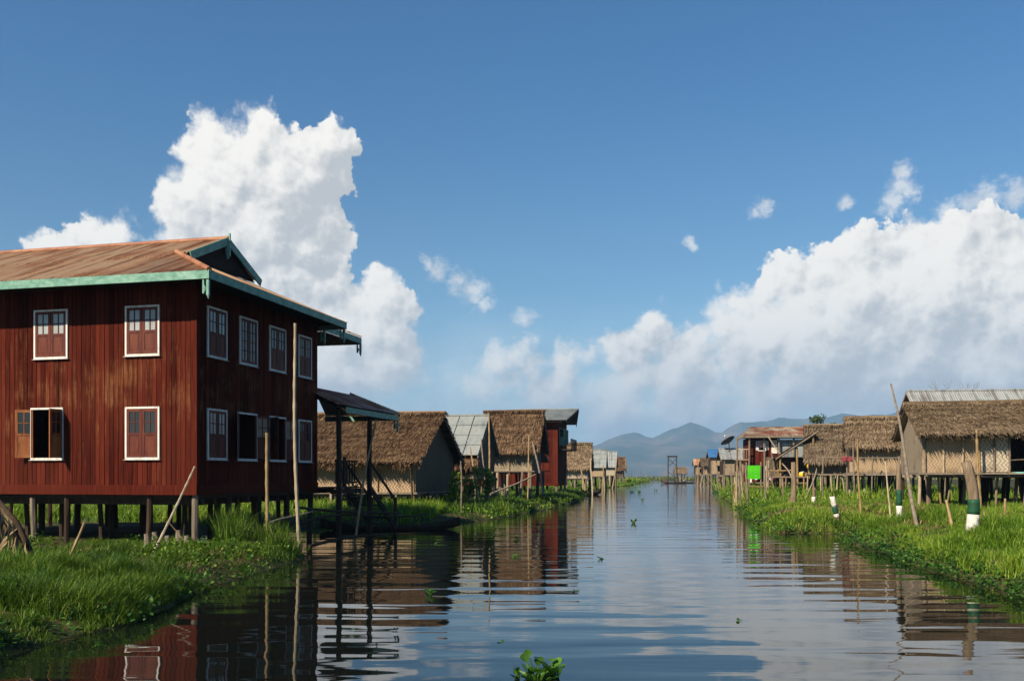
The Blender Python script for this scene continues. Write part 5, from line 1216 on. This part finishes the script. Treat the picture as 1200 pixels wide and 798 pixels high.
def grass(name, k, box, n, h0, h1, w, mat_, lean=(.2,.7), keep=None, dmin=0.05, clump=1.2, patch=None):
    kp = (lambda X, Y: inview(X, Y) & keep(X, Y)) if keep else inview
    x, y, z, d = scatter(k, box, n, dmin, 1e9, kp); m = MB()
    c = fbm(x*clump, y*clump, 3); s = c + nr.normal(0,.08,len(x)) > .36; x, y, z, c, d = x[s], y[s], z[s], c[s], d[s]
    h = (h0+(h1-h0)*np.clip((c-.25)*2.2,0,1))*nr.uniform(.6,1.2,len(x))*np.clip(.45+d*1.2,.45,1)
    blades(x, y, z-.03, h, w*nr.uniform(.6,1.4,len(x)), nr.uniform(*lean,len(x)), m)
    return tag(m.build(name, mat_, smooth=False), kind='stuff')
# near left bank: lush in front, thin and dry by the house
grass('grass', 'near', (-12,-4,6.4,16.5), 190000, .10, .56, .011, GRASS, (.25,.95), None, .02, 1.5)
grass('grass', 'near', (-14,-4,16.0,22.6), 90000, .10, .34, .014, GRASS, (.2,.8), lambda x,y: fbm(x*.8+9,y*.8,3) > .36, .02, 1.4)
grass('grass', 'near', (-7.6,-4.3,20.2,22.9), 9000, .5, 1.05, .014, GRASS, (.15,.6), lambda x,y: (fbm(x*1.6+3,y*1.6,2) > .37) & (x > -6.6), .1, 2.0)
grass('dry_grass', 'near', (-14,-5,16.5,22), 16000, .08, .26, .014, DRY, (.4,1.2), lambda x,y: fbm(x*.9+2,y*.9+7,3) > .47, .3, 2.0)
# behind and beyond the red house, left row
grass('grass', 'row', (-40,-3,32.5,50), 130000, .30, .75, .03, GRASS_R, (.2,.7), None, .02, .6)
grass('grass', 'row', (-4.5,7.5,37.5,100), 90000, .25, .62, .035, GRASS, (.2,.7), lambda x,y: bank_d('row',x,y) < 9, .02, .7)
grass('grass', 'row', (4,40,96,262), 60000, .35, .9, .10, GRASS_R, (.2,.6), lambda x,y: bank_d('row',x,y) < 14, .02, .25)
# right bank
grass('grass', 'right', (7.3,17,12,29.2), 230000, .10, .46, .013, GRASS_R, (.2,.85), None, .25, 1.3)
grass('grass', 'right', (8.3,28,28.5,46), 170000, .10, .42, .020, GRASS_R, (.2,.75), None, .03, .7)
grass('grass', 'right', (9,45,45,96), 130000, .35, .85, .045, GRASS_R, (.2,.7), lambda x,y: bank_d('right',x,y) < 16, .03, .4)
grass('grass', 'right', (19,70,96,262), 60000, .4, 1.0, .12, GRASS_R, (.2,.6), lambda x,y: bank_d('right',x,y) < 14, .03, .2)
grass('dry_grass', 'right', (8.5,24,24,42), 42000, .10, .40, .02, DRY, (.4,1.2), lambda x,y: fbm(x*.5+1,y*1.4+7,3) > .50, .3, 2.0)
# floating gardens closing the far end
grass('reeds', 'far', (-180,250,308,400), 70000, .5, 1.25, .35, REED, (.1,.5), None, .2, .06)
x, y, z, d = scatter('far', (-150,230,312,395), 420, 1, 1e9, inview); m = MB(); blades(x, y, z, nr.uniform(1.6,4.2,len(x)), np.full(len(x),.16), nr.uniform(0,.12,len(x)), m)
tag(m.build('garden_stakes', BAMBOO), kind='stuff')

def leaf_verts(c, u, v, n, L, Wd, curl=.15):
    """one rounded leaf, 9 points, cupped"""
    pts = [(0,0),(.30,.40),(.62,.50),(.9,.28),(1.0,0),(.9,-.28),(.62,-.50),(.30,-.40),(.55,0)]
    return [c + u*(a*L) + v*(b*Wd) + n*(curl*L*(abs(b)*1.2 + (a-.5)**2*.8)) for a, b in pts]
LEAFT = [(0,1,8),(1,2,8),(2,3,8),(3,4,8),(4,5,8),(5,6,8),(6,7,8),(7,0,8)]
def hyacinth(mb, p, nl, r, L, h):
    for _ in range(nl):
        a = rnd.uniform(0,6.28); d = Vector((math.cos(a), math.sin(a), 0)); rr = r*rnd.uniform(.1,1); b = p + d*rr*.35; t = p + d*rr + Vector((0,0,h*rnd.uniform(.35,1.1)))
        mb.tube([b, b.lerp(t,.5)+Vector((0,0,.02)), t], [.012*L/.09,.018*L/.09,.006*L/.09], 5)
        u = (d*rnd.uniform(.5,1.0)+Vector((rnd.uniform(-.4,.4),rnd.uniform(-.4,.4),rnd.uniform(.1,1.1)))).normalized(); v = u.cross(Vector((0,0,1))).normalized(); n = v.cross(u).normalized()
        ll = L*rnd.uniform(.75,1.25); mb.add(leaf_verts(t, u, v, -n if n.z < 0 else n, ll, ll*.92), tris=LEAFT)
def rosette_field(name, k, box, n, dmin, dmax, L, h, nl, mat_=HYA, keep=None):
    """floating broad-leaved weed along a water edge"""
    kp = (lambda X, Y: inview(X,Y,.5) & keep(X,Y)) if keep else (lambda X, Y: inview(X,Y,.5))
    x, y, z, d = scatter(k, box, n, dmin, dmax, kp); N = len(x)*nl
    px = np.repeat(x,nl)+nr.normal(0,L*.9,N); py = np.repeat(y,nl)+nr.normal(0,L*.9,N); pz = np.maximum(np.repeat(z,nl),0.0)+nr.uniform(.2,1.1,N)*h
    a = nr.rand(N)*6.28; e = nr.uniform(-.1,1.1,N); U = np.stack([np.cos(a)*np.cos(e),np.sin(a)*np.cos(e),np.sin(e)],1); V = np.cross(U,(0,0,1.0)); V /= np.linalg.norm(V,axis=1,keepdims=True)+1e-9; Nn = np.cross(V,U); Nn *= np.where(Nn[:,2:]<0,-1,1)
    l = L*nr.uniform(.6,1.3,N); P = np.stack([px,py,pz],1); pts = [(0,0),(.30,.40),(.62,.50),(.9,.28),(1.0,0),(.9,-.28),(.62,-.50),(.30,-.40),(.55,0)]
    A = np.stack([P + U*(p*l)[:,None] + V*(q*l*.9)[:,None] + Nn*(.15*l*(abs(q)*1.2+(p-.5)**2*.8))[:,None] for p, q in pts],1)
    i = np.arange(N)[:,None,None]*9 + np.array(LEAFT)[None]
    return tag(MB().add(A.reshape(-1,3), tris=i.reshape(-1,3)).build(name, mat_), kind='stuff')
rosette_field('water_weed', 'right', (7.2,12,12,24), 3000, -.25, .45, .05, .13, 9)
rosette_field('water_weed', 'right', (8.3,16,23,33), 2200, -.2, .6, .06, .18, 8)
rosette_field('water_weed', 'right', (8.3,20,33,52), 1500, -.25, .7, .08, .22, 7)
rosette_field('water_weed', 'right', (10,26,44,92), 900, -.3, .9, .14, .3, 6)
rosette_field('water_weed', 'near', (-9,-4,6.4,19), 800, -.15, .40, .06, .16, 6)
rosette_field('water_weed', 'near', (-14,-4.3,17,22.8), 1400, -.1, 8, .055, .22, 6, GRASS, lambda x,y: fbm(x*.9+4,y*.9+1,3) > .45)
rosette_field('water_weed', 'row', (-5,8,37,100), 1500, -.25, 1.0, .10, .26, 8, GRASS_R)
rosette_field('water_weed', 'row', (5,36,96,250), 900, -.3, 2.5, .4, .6, 6, GRASS_R)

# floating plants on the open water, each a thing
def floating(label, p, nl, r, L, h, group='water hyacinth clumps adrift on the canal'):
    k = .62 if p.y > 20 else .8
    m = MB(); hyacinth(m, Vector((0,0,-.02)), nl, r*k, L*k, h*k*.8); o = m.build('water_hyacinth', HYA); o.location = p; return tag(o, label, 'water plant', group)
def wat(px, py): return at(px, py, F*EYE/(py-HY))*1.0
def wz(px, py): p = wat(px, py); p.z = 0; return p
t = thing('water_hyacinth', 'nearest and largest water hyacinth clump, floating at the bottom centre', 'water plant', wz(632,795), 0, 'water hyacinth clumps adrift on the canal')
m = MB(); hyacinth(m, Vector((-.02,0,-.02)), 16, .22, .095, .13); hyacinth(m, Vector((.14,.02,-.02)), 11, .11, .088, .16); hyacinth(m, Vector((-.2,.0,-.02)), 6, .07, .055, .10); m.build('leaf_rosette', HYA, t)
m = MB(); m.tube([(-.08,.02,-.02),(-.07,.02,.12),(-.10,.02,.20)], [.01,.009,.006], 6); m.add(leaf_verts(Vector((-.10,.02,.19)), Vector((-.2,0,1)).normalized(), Vector((1,0,.2)).normalized(), Vector((0,-1,0)), .085, .08), tris=LEAFT); m.build('tall_leaf', HYA, t)
for lab, px, py, nl, r, L, h in (('small bright hyacinth floating in the reflection of the first thatched hut', 503,697,9,.10,.10,.10), ('tiny pale leaf floating right of the bright hyacinth in the reflections', 510,637,3,.06,.09,.05),
      ('small hyacinth in the reflection of the tall thatched hut', 603,653,7,.14,.11,.12), ('small hyacinth at the foot of the tall hut reflection', 603,632,6,.16,.13,.14), ('scrap of weed floating in mid canal on the cloud reflection', 674,692,3,.06,.06,.04), ('yellowish leaf scrap in the lower middle of the canal', 588,752,3,.07,.06,.03),
      ('scrap of weed floating in the middle distance, right of the red reflection', 706,655,5,.12,.11,.08), ('dark weed clump in mid canal, first of the pair near the left row', 741,577,7,.4,.3,.28), ('dark weed clump in mid canal, second of the pair near the left row', 749,577,7,.38,.3,.26),
      ('green weed clump alone in the open canal', 742,613,7,.2,.18,.2), ('tiny weed scrap beyond the open canal clump', 753,586,5,.3,.22,.15), ('tiny weed scrap far out near the canoes', 768,575,5,.4,.3,.2), ('pale weed scrap near the right bank reflections', 865,728,3,.06,.05,.04), ('bright weed scrap at the edge of the near left bank', 114,757,5,.08,.06,.08)):
    floating(lab, wz(px, py), nl, r, L, h)

# shrubs by the grey sheet roofed hut, a climber, and trees behind
def leaf_cloud(mb, centre, rad, n, L):
    c = np.array(centre); U0 = nr.normal(0,1,(n,3)); U0 /= np.linalg.norm(U0,axis=1,keepdims=True); P = c + U0*np.array(rad)*(nr.rand(n)**.45)[:,None]
    U = nr.normal(0,1,(n,3)); U /= np.linalg.norm(U,axis=1,keepdims=True); V = np.cross(U, nr.normal(0,1,(n,3))); V /= np.linalg.norm(V,axis=1,keepdims=True); l = (L*nr.uniform(.6,1.3,n))[:,None]
    A = np.stack([P, P+U*l*.5+V*l*.3, P+U*l, P+U*l*.5-V*l*.3],1); i = np.arange(n)[:,None]*4
    mb.add(A.reshape(-1,3), quads=i+np.array([[0,1,2,3]]))
def shrub(label, p, h, r, n, L, mat_, group=None):
    t = thing('shrub', label, 'shrub', p, 0, group); m = MB(); f = MB()
    for k in range(7):
        a = rnd.uniform(0,6.28); q = Vector((math.cos(a)*r*rnd.uniform(.2,.9), math.sin(a)*r*rnd.uniform(.2,.9), h*rnd.uniform(.5,1.0)))
        m.pole((0,0,-.2), q, .02, .008, 5, .05); leaf_cloud(f, q, (r*.45,r*.45,h*.17), n//7, L); leaf_cloud(f, q*.65, (r*.35,r*.35,h*.14), n//14, L)
    m.build('stem', POSTWOOD, t); f.build('foliage', mat_, t)
shrub('yellow-green leafy shrub beside the leaning poles of the grey sheet roofed hut', at(568,590,47), 1.7, .55, 420, .16, SHRUB, 'shrubs by the sheet roofed hut')
shrub('lower yellow-green shrub left of the leaning poles', at(549,592,45), 1.3, .5, 300, .16, SHRUB, 'shrubs by the sheet roofed hut')
shrub('bright green climber beside the dark gable of the first thatched hut', at(533,596,43.5), 1.6, .28, 300, .15, GRASS_R, None)
shrub('leafy bush growing under the porch steps', at(417,604,34), 1.2, .5, 260, .13, TREE, None)
def tree(label, p, H, cr, n, L, mat_):
    t = thing('tree', label, 'tree', p); m = MB(); f = MB(); m.tube([(0,0,-.3),(.1,0,H*.4),(0,.1,H*.75)], [.22,.17,.1], 8, .05)
    for k in range(9):
        a = k*2.4; q = Vector((math.cos(a)*cr*rnd.uniform(.3,.85), math.sin(a)*cr*rnd.uniform(.3,.85), H*rnd.uniform(.66,1.0))); m.pole((0,.05,H*rnd.uniform(.35,.6)), q, .07, .02, 6, .05)
        leaf_cloud(f, q, (cr*.38,cr*.38,cr*.25), n//9, L)
    m.build('trunk', POSTWOOD, t); f.build('crown', mat_, t)
p = at(966,560,84); p.z = .2; tree('green tree top showing above the dark thatched hut', p, at(966,489,84).z, 1.5, 1500, .2, TREE)
def bare(label, p, H):
    t = thing('bare_tree', label, 'tree', p); m = MB(); m.tube([(0,0,-.3),(.05,0,H*.5),(.0,0,H*.72)], [.12,.09,.06], 7); m.build('trunk', GREYWOOD, t); b = MB()
    def grow(q, d, L, r, lv):
        e = q + d*L; b.pole(q, e, r, r*.55, 5, .04, 3)
        if lv: 
            for k in range(3 if lv > 1 else 2): grow(q.lerp(e, rnd.uniform(.55,1)), (d+Vector((rnd.uniform(-.9,.9),rnd.uniform(-.6,.6),rnd.uniform(.0,.5)))).normalized(), L*rnd.uniform(.5,.75), r*.5, lv-1)
    for k in range(6): grow(Vector((0,0,H*rnd.uniform(.5,.72))), Vector((rnd.uniform(-.9,.9),rnd.uniform(-.6,.6),1)).normalized(), H*.2, .035, 3)
    b.build('twigs', GREYWOOD, t)
p = at(1128,560,58); p.z = .2; bare('leafless tree with thin twigs above the pale corrugated roof', p, at(1128,446,58).z)
